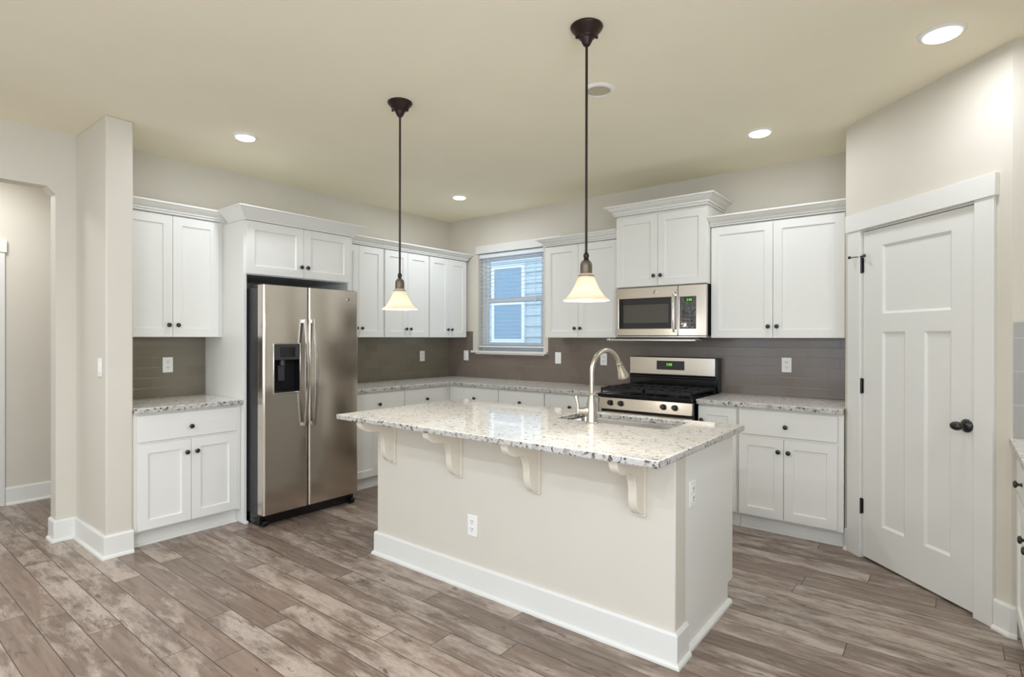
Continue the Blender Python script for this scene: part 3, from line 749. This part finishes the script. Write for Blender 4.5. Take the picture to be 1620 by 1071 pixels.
# sink
sk = thing('sink', ((SX0+SX1)/2, (SY0+SY1)/2, 0.70), 0, 'undermount stainless steel sink set in the island top', 'sink')
cx_, cy_ = (SX0+SX1)/2, (SY0+SY1)/2
def ring_pts(e, r): return [(x-cx_, y-cy_) for x, y in rrect(SX0-e, SX1+e, SY0-e, SY1+e, r)]
bm = newbm(); loops = []
for e, r, z in ((0.016, 0.03, 0.8835-0.70), (0.002, 0.03, 0.8835-0.70), (0.000, 0.03, 0.875-0.70), (-0.006, 0.03, 0.02), (-0.03, 0.03, 0.0)):
    loops.append([bm.verts.new((x, y, z)) for x, y in ring_pts(e, r)])
for a, b in zip(loops, loops[1:]):
    for i in range(len(a)): bm.faces.new([a[i], a[(i+1) % len(a)], b[(i+1) % len(a)], b[i]])
bm.faces.new(loops[-1])
bo = ob('basin', bm, STEEL2, sk, smooth=50)
sd = bo.modifiers.new('thick', 'SOLIDIFY'); sd.thickness = 0.0015; sd.offset = -1
bm = newbm(); lathe(bm, [(0.0, 0.001), (0.03, 0.001), (0.045, 0.004), (0.045, 0.0015), (0.0, 0.0005)], Matrix.Translation((0, 0, 0.001))); ob('drain', bm, CHROME, sk, smooth=40)
# faucet
FX, FY = 3.205, -2.160
fa = thing('kitchen_faucet', (FX, FY, ZT1), 0, 'tall arched brushed nickel pull-down faucet behind the island sink', 'faucet')
bm = newbm(); lathe(bm, [(0, 0), (0.033, 0), (0.033, 0.006), (0.029, 0.009), (0.0275, 0.016), (0.0275, 0.095), (0.0265, 0.105), (0.019, 0.135), (0.0165, 0.150), (0.0190, 0.152), (0.0195, 0.158), (0.0160, 0.161), (0.0145, 0.163), (0, 0.163)])
ob('faucet_body', bm, NICKEL, fa, smooth=40)
fd = Vector((0.16, 0.987, 0)).normalized()
bm = newbm(); pts = []; Rr = 0.125; zc = 0.265
pts.append((0, 0, 0.155)); pts.append((0, 0, 0.20)); pts.append((0, 0, zc))
for k in range(1, 15):
    a = math.radians(11.2*k); q = fd*(Rr-Rr*math.cos(a)); pts.append((q.x, q.y, zc+Rr*math.sin(a)))
tube(bm, pts, 0.0125, 18); ob('spout', bm, NICKEL, fa, smooth=50)
p1 = Vector(pts[-1]); dd = (Vector(pts[-1])-Vector(pts[-2])).normalized()
bm = newbm(); rot = Vector((0, 0, 1)).rotation_difference(dd).to_matrix().to_4x4()
lathe(bm, [(0, -0.004), (0.0165, -0.004), (0.0175, 0.0), (0.0165, 0.004), (0.0160, 0.006), (0.0190, 0.030), (0.0255, 0.062), (0.0315, 0.084), (0.0310, 0.090), (0, 0.090)], Matrix.Translation(p1) @ rot)
sp = ob('spray_head', bm, NICKEL, fa, smooth=40)
bm = newbm(); lathe(bm, [(0, 0.0902), (0.025, 0.0902), (0.025, 0.093), (0, 0.093)], Matrix.Translation(p1) @ rot); ob('nozzle', bm, BLACKM, sp)
hd = Vector((-0.88, -0.47, 0)).normalized()
bm = newbm(); q0 = Vector((0, 0, 0.068)); q1 = q0+hd*0.072
tube(bm, [q0+hd*0.018, q0+hd*0.030, q0+hd*0.032, q0+hd*0.058, q0+hd*0.062, q1], [0.021, 0.021, 0.019, 0.0175, 0.0145, 0.012], 18)
hh = ob('handle_hub', bm, NICKEL, fa, smooth=40)
bm = newbm(); tube(bm, [q1+Vector((0, 0, -0.010)), q1+Vector((0, 0, 0.004)), q1+Vector((0, 0, 0.03))+hd*0.002, q1+Vector((0, 0, 0.075))+hd*0.012, q1+Vector((0, 0, 0.080))+hd*0.013], [0.011, 0.0115, 0.0075, 0.0115, 0.009], 14)
ob('lever', bm, NICKEL, hh, smooth=50)

# ------------------------------------------------------------------ outlets and switches
def outlet(loc, rz, label, kind='outlet', wide=0.072):
    t = thing('wall_outlet' if kind == 'outlet' else 'light_switch', loc, rz, label, 'outlet' if kind == 'outlet' else 'switch')
    ob('cover_plate', box(-wide/2, wide/2, -0.006, 0, -0.058, 0.058), PLAST, t, 0.003)
    n = 1 if wide < 0.1 else 2
    for q in range(n):
        cx = 0 if n == 1 else (-0.023 + 0.046*q)
        if kind == 'outlet':
            for dz in (-0.021, 0.021):
                f = ob('socket', prism(newbm(), [(cx-0.017, dz-0.010), (cx-0.012, dz-0.0155), (cx+0.012, dz-0.0155), (cx+0.017, dz-0.010), (cx+0.017, dz+0.010), (cx+0.012, dz+0.0155), (cx-0.012, dz+0.0155), (cx-0.017, dz+0.010)], 1, -0.0085, -0.005), PLAST, t)
                b = newbm(); bx(b, cx-0.008, cx-0.005, -0.0092, -0.008, dz-0.001, dz+0.009); bx(b, cx+0.005, cx+0.008, -0.0092, -0.008, dz-0.001, dz+0.009); bx(b, cx-0.0025, cx+0.0025, -0.0092, -0.008, dz-0.011, dz-0.006)
                ob('slots', b, HOLE, f)
        else:
            ob('rocker', box(cx-0.0165, cx+0.0165, -0.010, -0.005, -0.033, 0.033), PLAST, t, 0.002)
    return t
outlet((0.008, -3.051, 1.160), RA, 'white outlet on the taupe tile left of the refrigerator')
outlet((0.008, -0.442, 1.162), RA, 'white outlet on the taupe tile under the corner wall cabinets')
outlet((0.286, -0.008, 1.164), 0, 'white switch plate on the tile left of the window', 'switch')
outlet((1.565, -0.008, 1.165), 0, 'white switch plate on the tile right of the window', 'switch')
outlet((2.089, -0.008, 1.166), 0, 'white outlet on the tile just left of the range')
outlet((3.703, -0.008, 1.162), 0, 'white outlet on the tile between range and pantry')
outlet((2.671, IY0, 0.350), 0, 'white outlet low on the front of the island')
outlet((IX1-0.004, -2.318, 0.680), RA, 'white outlet on the right end of the island')
outlet((0.500, -3.615, 1.180), 0, 'white switch on the side of the wall stub', 'switch')

# ------------------------------------------------------------------ refrigerator
rf = thing('refrigerator', (0.0, -2.745, 0), RA, 'stainless steel side-by-side refrigerator with water dispenser', 'refrigerator')
# local: x along the wall (0..W), -y outward
W = 0.812
ob('cabinet_body', box(0.006, W-0.006, -0.775, -0.03, 0.035, 1.735), DARKG, rf, 0.004)
ob('hinge_cover', box(0.010, 0.090, -0.835, -0.70, 1.7352, 1.757), DARKG, rf, 0.006)
ob('hinge_cover', box(W-0.090, W-0.010, -0.835, -0.70, 1.7352, 1.757), DARKG, rf, 0.006)
def fridge_door(x0, x1, hole=None):
    y0, y1 = -0.785, -0.862
    def outline(a, b, rl, rr):
        pts = [(a, y0)]
        if rl:
            for k in range(7):
                t = math.radians(90*k/6); pts.append((a+0.018*(1-math.cos(t)), y1+0.018-0.018*math.sin(t)))
        else: pts.append((a, y1))
        if rr:
            for k in range(7):
                t = math.radians(90*k/6); pts.append((b-0.018*(1-math.sin(t)), y1+0.018-0.018*math.cos(t)))
        else: pts.append((b, y1))
        pts.append((b, y0)); return pts
    bm = newbm(); z0, z1 = 0.092, 1.750
    if not hole: prism(bm, outline(x0, x1, True, True), 2, z0, z1)
    else:
        a, b, c, d = hole
        prism(bm, outline(x0, x1, True, True), 2, z0, c); prism(bm, outline(x0, x1, True, True), 2, d, z1)
        prism(bm, outline(x0, a, True, False), 2, c, d); prism(bm, outline(b, x1, False, True), 2, c, d)
        bx(bm, a, b, y0, y0-0.006, c, d)
    return bm
DH = (0.078, 0.290, 0.958, 1.326)
GX = 0.357
d1 = ob('freezer_door', fridge_door(0.0, GX-0.003, DH), STEEL, rf, smooth=30)
d2_ = ob('fridge_door', fridge_door(GX+0.003, W), STEEL, rf, smooth=30)
# dispenser
bm = newbm(); a, b, c, d = DH; y = -0.866
bx(bm, a-0.004, a+0.006, y, -0.79, c-0.004, d+0.004); bx(bm, b-0.006, b+0.004, y, -0.79, c-0.004, d+0.004); bx(bm, a+0.006, b-0.006, y, -0.79, c-0.004, c+0.010); bx(bm, a+0.006, b-0.006, y, -0.79, d-0.006, d+0.004)
dp = ob('dispenser_frame', bm, STEEL2, d1, 0.003)
ob('control_panel', box(a+0.006, b-0.006, -0.864, -0.80, 1.206, d-0.006), DARKG, dp, 0.002)
ob('dispenser_screen', box(a+0.050, b-0.045, -0.8655, -0.863, 1.225, 1.300), BLACKG, dp)
bm = newbm(); e = 0.004
bx(bm, a+0.006, a+0.010, -0.860, -0.793, c+0.010, 1.206); bx(bm, b-0.010, b-0.006, -0.860, -0.793, c+0.010, 1.206); bx(bm, a+0.006, b-0.006, -0.796, -0.792, c+0.010, 1.206)
ob('dispenser_recess', bm, RECESS, dp)
ob('drip_tray', box(a+0.010, b-0.010, -0.862, -0.797, c+0.0105, c+0.022), BLACKE, dp, 0.002)
bm = newbm(); tube(bm, [((a+b)/2-0.02, -0.825, 1.205), ((a+b)/2-0.02, -0.825, 1.165)], 0.022, 16); bx(bm, (a+b)/2-0.048, (a+b)/2+0.004, -0.818, -0.808, 1.05, 1.165)
ob('paddle', bm, DARKG, dp, 0.002)
def handle(x):
    bm = newbm(); pts = []
    for k in range(17):
        t = k/16; z = 0.700+0.810*t; s = math.sin(PI*t)
        pts.append((x, -0.884-0.040*s, z))
    # flattened bar
    for i, (px, py, pz) in enumerate(pts): pass
    rings = []
    for (px, py, pz) in pts:
        rings.append([bm.verts.new((px+dx*0.5, py+dy*0.5, pz)) for dx, dy in ((-0.022, 0.012), (-0.026, 0), (-0.020, -0.014), (0, -0.020), (0.020, -0.014), (0.026, 0), (0.022, 0.012))])
    for r1, r2 in zip(rings, rings[1:]):
        for i in range(7): bm.faces.new([r1[i], r1[(i+1) % 7], r2[(i+1) % 7], r2[i]])
    bm.faces.new(rings[0][::-1]); bm.faces.new(rings[-1])
    for z in (0.704, 1.482): bx(bm, x-0.010, x+0.010, -0.884, -0.861, z, z+0.024)
    return bm
ob('handle', handle(0.318), STEEL2, d1, smooth=50); ob('handle', handle(0.391), STEEL2, d2_, smooth=50)
M = Matrix.Translation((0.712, -0.862, 1.680)) @ Matrix.Rotation(PI/2, 4, 'X')
bm = newbm(); lathe(bm, [(0, 0), (0.016, 0), (0.016, 0.002), (0.0145, 0.003), (0, 0.003)], M, 24); bd = ob('logo_badge', bm, CHROME, d2_, smooth=40)
bm = newbm(); lathe(bm, [(0.0105, 0.003), (0.0125, 0.003), (0.0125, 0.0036), (0.0105, 0.0036), (0.0105, 0.003)], M, 24)
for sx in (-1, 1): tube(bm, [(0.712+sx*0.001, -0.8658, 1.687), (0.712+sx*0.006, -0.8658, 1.684), (0.712+sx*0.003, -0.8658, 1.680), (0.712+sx*0.006, -0.8658, 1.675), (0.712+sx*0.001, -0.8658, 1.673)], 0.0011, 6)
ob('logo_mark', bm, BLACKM, bd)
ob('base_grille', box(0.004, W-0.004, -0.800, -0.60, 0.012, 0.088), BLACKE, rf, 0.004)
for x in (0.035, W-0.035): 
    bm = newbm(); tube(bm, [(x-0.018, -0.812, 0.024), (x+0.018, -0.812, 0.024)], 0.024, 16); ob('roller', bm, BLACKE, rf, smooth=50)

# ------------------------------------------------------------------ seven-segment clock digits
def digits(bm, text, x, y, z, h, wd_=None):
    w_ = wd_ or h*0.5; t = h*0.13; SEG = {'0': 'abcdef', '1': 'bc', '2': 'abged', '7': 'abc', '9': 'abcdfg', '4': 'fgbc', '8': 'abcdefg', '3': 'abgcd', '5': 'afgcd'}
    for ch in text:
        if ch == ':':
            bx(bm, x, x+t, y-0.0006, y, z+h*0.25, z+h*0.25+t); bx(bm, x, x+t, y-0.0006, y, z+h*0.65, z+h*0.65+t); x += t*2.4; continue
        for s in SEG[ch]:
            r = {'a': (0, w_, h-t, h), 'd': (0, w_, 0, t), 'g': (0, w_, h/2-t/2, h/2+t/2), 'b': (w_-t, w_, h/2, h), 'c': (w_-t, w_, 0, h/2), 'f': (0, t, h/2, h), 'e': (0, t, 0, h/2)}[s]
            bx(bm, x+r[0], x+r[1], y-0.0006, y, z+r[2], z+r[3])
        x += w_*1.5
    return bm

# ------------------------------------------------------------------ microwave
MX0, MX1 = 2.421, 3.211
mw = thing('microwave', (MX0, 0, 1.376), 0, 'stainless steel over-the-range microwave under the tall cabinet', 'microwave')
MWW = MX1-MX0; yb, yf = -0.375, -0.405
ob('microwave_body', box(0.003, MWW-0.003, yb, -0.012, 0.012, 0.4235), BLACKE, mw, 0.002)
dx1 = 0.560; zt = 0.420; zb_ = 0.014
bm = newbm(); wa = (0.030, 0.505, 0.072, 0.330)
def curved_front(bm, x0, x1, holes, z0, z1, yb, yf, r=0.012, rl=True, rr=False):
    panel_face(bm, x0, x1, z0, z1, yf, yb, holes, 0.006, 0.002); return bm
door = ob('microwave_door', curved_front(newbm(), 0.0, dx1-0.002, [wa], zb_, zt, yb-0.0015, yf), STEEL, mw, 0.004)
ob('window_border', box(wa[0]+0.0025, wa[1]-0.0025, yf+0.004, yf+0.0058, wa[2]+0.0025, wa[3]-0.0025), BLACKG, door)
ob('window_glass', box(wa[0]+0.045, wa[1]-0.025, yf+0.0030, yf+0.0042, wa[2]+0.050, wa[3]-0.055), WINGLS, door)
bm = newbm(); hx = 0.533
tube(bm, [(hx, yf-0.018, 0.045), (hx, yf-0.028, 0.075), (hx, yf-0.032, 0.20), (hx, yf-0.028, 0.335), (hx, yf-0.018, 0.365)], 0.010, 14)
for z in (0.055, 0.345): bx(bm, hx-0.007, hx+0.007, yf-0.020, yf, z-0.008, z+0.008)
ob('handle', bm, CHROME, door, smooth=50)
ca = (dx1+0.012, 0.708, 0.070, 0.328)
cp = ob('control_side', panel_face(newbm(), dx1+0.002, MWW, zb_, zt, yf, yb-0.0015, [ca], 0.005, 0.002), STEEL, mw, 0.006)
ob('keypad', box(ca[0]+0.002, ca[1]-0.002, yf+0.001, yf+0.0046, ca[2]+0.002, ca[3]-0.002), FILM, cp)
ob('clock_display', box(ca[0]+0.045, ca[1]-0.028, yf-0.0002, yf+0.001, 0.285, 0.318), BLACKG, cp)
ob('clock_digits', digits(newbm(), '2:09', ca[0]+0.060, yf-0.0003, 0.292, 0.018), GREEN, cp)
bm = newbm()
for r in range(4):
    for c in range(3): bx(bm, ca[0]+0.020+c*0.036, ca[0]+0.042+c*0.036, yf+0.0004, yf+0.001, 0.095+r*0.030, 0.108+r*0.030)
ob('key_labels', bm, HOLE, cp)
M = Matrix.Translation((0.362, yf, 0.376)) @ Matrix.Rotation(PI/2, 4, 'X')
bm = newbm(); lathe(bm, [(0, 0), (0.0145, 0), (0.0145, 0.002), (0.013, 0.003), (0, 0.003)], M, 24); bd = ob('logo_badge', bm, CHROME, door, smooth=40)
bm = newbm(); lathe(bm, [(0.0095, 0.003), (0.0115, 0.003), (0.0115, 0.0036), (0.0095, 0.0036), (0.0095, 0.003)], M, 24)
for sx in (-1, 1): tube(bm, [(0.362+sx*0.001, yf-0.0038, 0.383), (0.362+sx*0.005, yf-0.0038, 0.380), (0.362+sx*0.003, yf-0.0038, 0.376), (0.362+sx*0.005, yf-0.0038, 0.372), (0.362+sx*0.001, yf-0.0038, 0.369)], 0.001, 6)
ob('logo_mark', bm, DARKG, bd)
ob('bottom_lip', box(0.002, MWW-0.002, yf+0.002, yf+0.06, 0.000, 0.0118), STEEL2, mw, 0.002)
bm = newbm(); bx(bm, 0.0, MWW-0.03, -0.560, -0.395, -0.030, -0.014)
ob('vent_visor', bm, STEEL2, mw, 0.003)
ob('visor_bracket', box(0.02, MWW-0.05, -0.44, -0.34, -0.0138, -0.0002), DARKG, mw)

# ------------------------------------------------------------------ range
RX0, RX1 = 2.411, 3.205
rg = thing('gas_range', (RX0, 0, 0), 0, 'freestanding stainless steel gas range with black grates', 'stove')
RW = RX1-RX0
ob('range_body', box(0.004, RW-0.004, -0.640, -0.010, 0.02, 0.895), BLACKE, rg, 0.002)
for x, y in ((0.05, -0.58), (RW-0.05, -0.58), (0.05, -0.06), (RW-0.05, -0.06)):
    bm = newbm(); tube(bm, [(x, y, 0.0), (x, y, 0.02)], 0.02, 12); ob('foot', bm, BLACKE, rg)
bm = newbm()
prism(bm, [(-0.640, 0.788), (-0.690, 0.788), (-0.672, 0.884), (-0.640, 0.884)], 0, 0.004, RW-0.004)
fp = ob('control_panel', bm, STEEL, rg, 0.004)
def dial(x):
    M = Matrix.Translation((x, -0.681, 0.840)) @ Matrix.Rotation(PI/2-0.18, 4, 'X')
    bm = newbm(); lathe(bm, [(0, -0.004), (0.022, -0.004), (0.023, 0.004), (0.020, 0.010), (0.019, 0.026), (0.016, 0.030), (0, 0.031)], M, 24)
    b2 = newbm(); bx(b2, -0.004, 0.004, -0.018, 0.018, 0.026, 0.036); bmesh.ops.transform(b2, matrix=M, verts=b2.verts[:])
    me = bpy.data.meshes.new('t'); b2.to_mesh(me); b2.free(); bm.from_mesh(me); bpy.data.meshes.remove(me)
    return bm
for x in (0.112, 0.206, 0.566, 0.658): ob('knob', dial(x), BLACKM, fp, smooth=40)
od = ob('oven_door', panel_face(newbm(), 0.008, RW-0.008, 0.200, 0.768, -0.682, -0.642, [(0.13, RW-0.13, 0.36, 0.64)], 0.004, 0.002), STEEL, rg, 0.004)
ob('oven_window', box(0.134, RW-0.134, -0.6795, -0.6782, 0.364, 0.636), BLACKG, od)
bm = newbm()
for k in range(4): bx(bm, 0.09+k*0.17, 0.20+k*0.17, -0.6835, -0.681, 0.752, 0.758)
ob('door_vent', bm, BLACKE, od)
bm = newbm(); tube(bm, [(0.06, -0.725, 0.715), (RW-0.06, -0.725, 0.715)], 0.012, 16)
for x in (0.075, RW-0.075): tube(bm, [(x, -0.68, 0.715), (x, -0.722, 0.715)], 0.009, 10)
ob('handle', bm, STEEL2, od, smooth=50)
ob('storage_drawer', box(0.008, RW-0.008, -0.672, -0.642, 0.055, 0.190), STEEL, rg, 0.004)
bm = newbm(); bx(bm, 0.0, RW, -0.680, -0.105, 0.8955, 0.915); bx(bm, 0.0, RW, -0.695, -0.672, 0.886, 0.917)
ck = ob('cooktop', bm, BLACKE, rg, 0.005)
for x in (0.19, RW-0.19):
    for y in (-0.53, -0.25):
        bm = newbm(); lathe(bm, [(0, 0.915), (0.052, 0.915), (0.048, 0.926), (0.034, 0.928), (0.034, 0.934), (0, 0.936)], Matrix.Translation((x, y, 0)), 24)
        ob('burner', bm, IRON, rg, smooth=40)
for k in range(2):
    x0 = 0.012 + k*(RW/2-0.006); x1 = x0 + RW/2-0.018; bm = newbm(); zt_, zb2 = 0.962, 0.946
    g = 0.012; Y0, Y1 = -0.665, -0.125
    bx(bm, x0, x1, Y0, Y0+g, zb2-0.012, zt_); bx(bm, x0, x1, Y1-g, Y1, zb2, zt_); bx(bm, x0, x0+g, Y0, Y1, zb2, zt_); bx(bm, x1-g, x1, Y0, Y1, zb2, zt_)
    ym = (Y0+Y1)/2; xm = (x0+x1)/2
    bx(bm, x0, x1, ym-g/2, ym+g/2, zb2, zt_); bx(bm, xm-g/2, xm+g/2, Y0, Y1, zb2, zt_+0.004)
    for yy in ((Y0+ym)/2, (Y1+ym)/2): bx(bm, x0, x1, yy-g/2, yy+g/2, zb2, zt_+0.004)
    for xx in ((x0*3+x1)/4, (x0+x1*3)/4): bx(bm, xx-g/2, xx+g/2, Y0, Y1, zb2, zt_)
    for xx in (x0+g/2, x1-g/2):
        for yy in (Y0+g/2, Y1-g/2): bx(bm, xx-g/2, xx+g/2, yy-g/2, yy+g/2, 0.9145, zb2)
    ob('grate', bm, IRON, rg, 0.002)
ob('backguard', box(0.0, RW, -0.104, -0.012, 0.9152, 1.205), BLACKE, rg, 0.006)
bgd = ob('backguard_panel', box(0.004, RW-0.022, -0.112, -0.1045, 1.052, 1.202), STEEL, rg, 0.003)
bgp = ob('backguard_ledge', prism(newbm(), [(-0.104, 1.046), (-0.125, 1.036), (-0.125, 1.028), (-0.104, 1.020)], 0, 0.01, RW-0.022), BLACKE, rg)
ob('clock_display', box(0.262, 0.512, -0.1150, -0.112, 1.094, 1.172), BLACKG, bgd, 0.001)
ob('clock_digits', digits(newbm(), '2:09', 0.355, -0.1152, 1.130, 0.020), GREEN, bgd)

# ------------------------------------------------------------------ pendants and ceiling lights
def pendant(x, y, label):
    t = thing('pendant_lamp', (x, y, H), 0, label, 'pendant lamp', 'pendants over the island')
    bm = newbm(); lathe(bm, [(0, 0), (0.070, 0), (0.072, -0.006), (0.066, -0.016), (0.058, -0.022), (0.052, -0.034), (0.040, -0.042), (0.036, -0.050), (0.028, -0.054), (0.024, -0.066), (0.019, -0.076), (0.014, -0.084), (0, -0.085)])
    cn = ob('canopy', bm, BRONZE, t, smooth=35)
    for s in (-1, 1):
        bm = newbm(); lathe(bm, [(0, 0.0), (0.006, -0.001), (0.006, -0.010), (0, -0.013)], Matrix.Translation((s*0.034*RGT.x*1.3, s*0.034*RGT.y*1.3, -0.042)), 10); ob('canopy_screw', bm, BLACKM, cn, smooth=40)
    zr = 1.735-H
    bm = newbm(); tube(bm, [(0, 0, -0.083), (0, 0, zr+0.003)], 0.0058, 12); ob('rod', bm, BRONZE, t, smooth=50)
    bm = newbm(); lathe(bm, [(0, 0.018), (0.006, 0.016), (0.011, 0.008), (0.013, 0.0), (0.011, -0.008), (0.009, -0.013), (0.014, -0.017), (0, -0.018)], Matrix.Translation((0, 0, zr))); ob('swivel', bm, BRONZE, t, smooth=60)
    zs = 1.716-H
    bm = newbm(); lathe(bm, [(0, 0), (0.012, -0.001), (0.021, -0.006), (0.0255, -0.016), (0.0265, -0.030), (0.0265, -0.056), (0.030, -0.066), (0.036, -0.070), (0.036, -0.073), (0, -0.073)], Matrix.Translation((0, 0, zs))); ob('socket_cup', bm, SOCKET, t, smooth=50)
    zt_ = 1.652-H
    prof = [(0.030, 0.004), (0.034, -0.004), (0.036, -0.012), (0.042, -0.028), (0.050, -0.046), (0.059, -0.064), (0.070, -0.082), (0.083, -0.098), (0.094, -0.107), (0.101, -0.112), (0.103, -0.116)]
    full = prof + [(r-0.0035, z+0.001) for r, z in prof[::-1]] + [prof[0]]
    bm = newbm(); lathe(bm, full, Matrix.Translation((0, 0, zt_)), 48); bmesh.ops.remove_doubles(bm, verts=bm.verts[:], dist=1e-5)
    ob('glass_shade', bm, SHADE, t, smooth=60)
    bm = newbm(); lathe(bm, [(0, -0.010), (0.012, -0.014), (0.014, -0.026), (0.022, -0.040), (0.028, -0.056), (0.026, -0.070), (0.016, -0.082), (0, -0.087)], Matrix.Translation((0, 0, zt_)), 24)
    ob('bulb', bm, BULB, t, smooth=60)
    ld = bpy.data.lights.new('pendant_glow', 'POINT'); ld.energy = P_PEND; ld.color = (1.0, 0.95, 0.88); ld.shadow_soft_size = 0.03
    lo = bpy.data.objects.new('pendant_glow', ld); COL.objects.link(lo); lo.parent = t; lo.location = (0, 0, zt_-0.105)
    return t
BULB = mat('warm_bulb', (255, 240, 220), 0.5, emit=(255, 236, 205), estr=9.0)
pendant(2.180, -2.612, 'bronze pendant with frosted bell shade, the one nearer the refrigerator')
pendant(3.447, -2.628, 'bronze pendant with frosted bell shade, hanging in front of the range side')
def can(x, y, label, lit=True, r=0.088):
    t = thing('ceiling_light', (x, y, H), 0, label, 'ceiling light')
    bm = newbm(); lathe(bm, [(r-0.020, 0.0), (r, 0.0), (r, -0.003), (r-0.008, -0.008), (r-0.018, -0.012), (r-0.020, -0.012), (r-0.020, 0.0)], None, 40); ob('trim_ring', bm, PLAST, t, smooth=40)
    bm = newbm()
    if lit: lathe(bm, [(0, -0.001), (r-0.0205, -0.001), (r-0.0205, -0.016), (r-0.030, -0.021), (0, -0.023)], None, 40)
    else: lathe(bm, [(0, -0.001), (r-0.0205, -0.001), (r-0.022, -0.006), (0, -0.006)], None, 40)
    ob('lens', bm, LENS if lit else OFFL, t, smooth=40)
    return t
can(*CANS[0], 'lit round ceiling light in front of the small left wall cabinet', r=0.080)
can(*CANS[1], 'lit round ceiling light near the window corner', r=0.080)
can(*CANS[2], 'lit round ceiling light above the range-side wall cabinets', r=0.085)
can(*CANS[3], 'lit round ceiling light nearest the pantry door', r=0.090)
can(3.176, -2.045, 'unlit round ceiling fixture behind the range-side pendant rod', lit=False, r=0.088)
for x, y in CANS_LIVING: can(x, y, 'lit round ceiling light in the living area behind the viewpoint').__setitem__('group', 'living area ceiling lights')
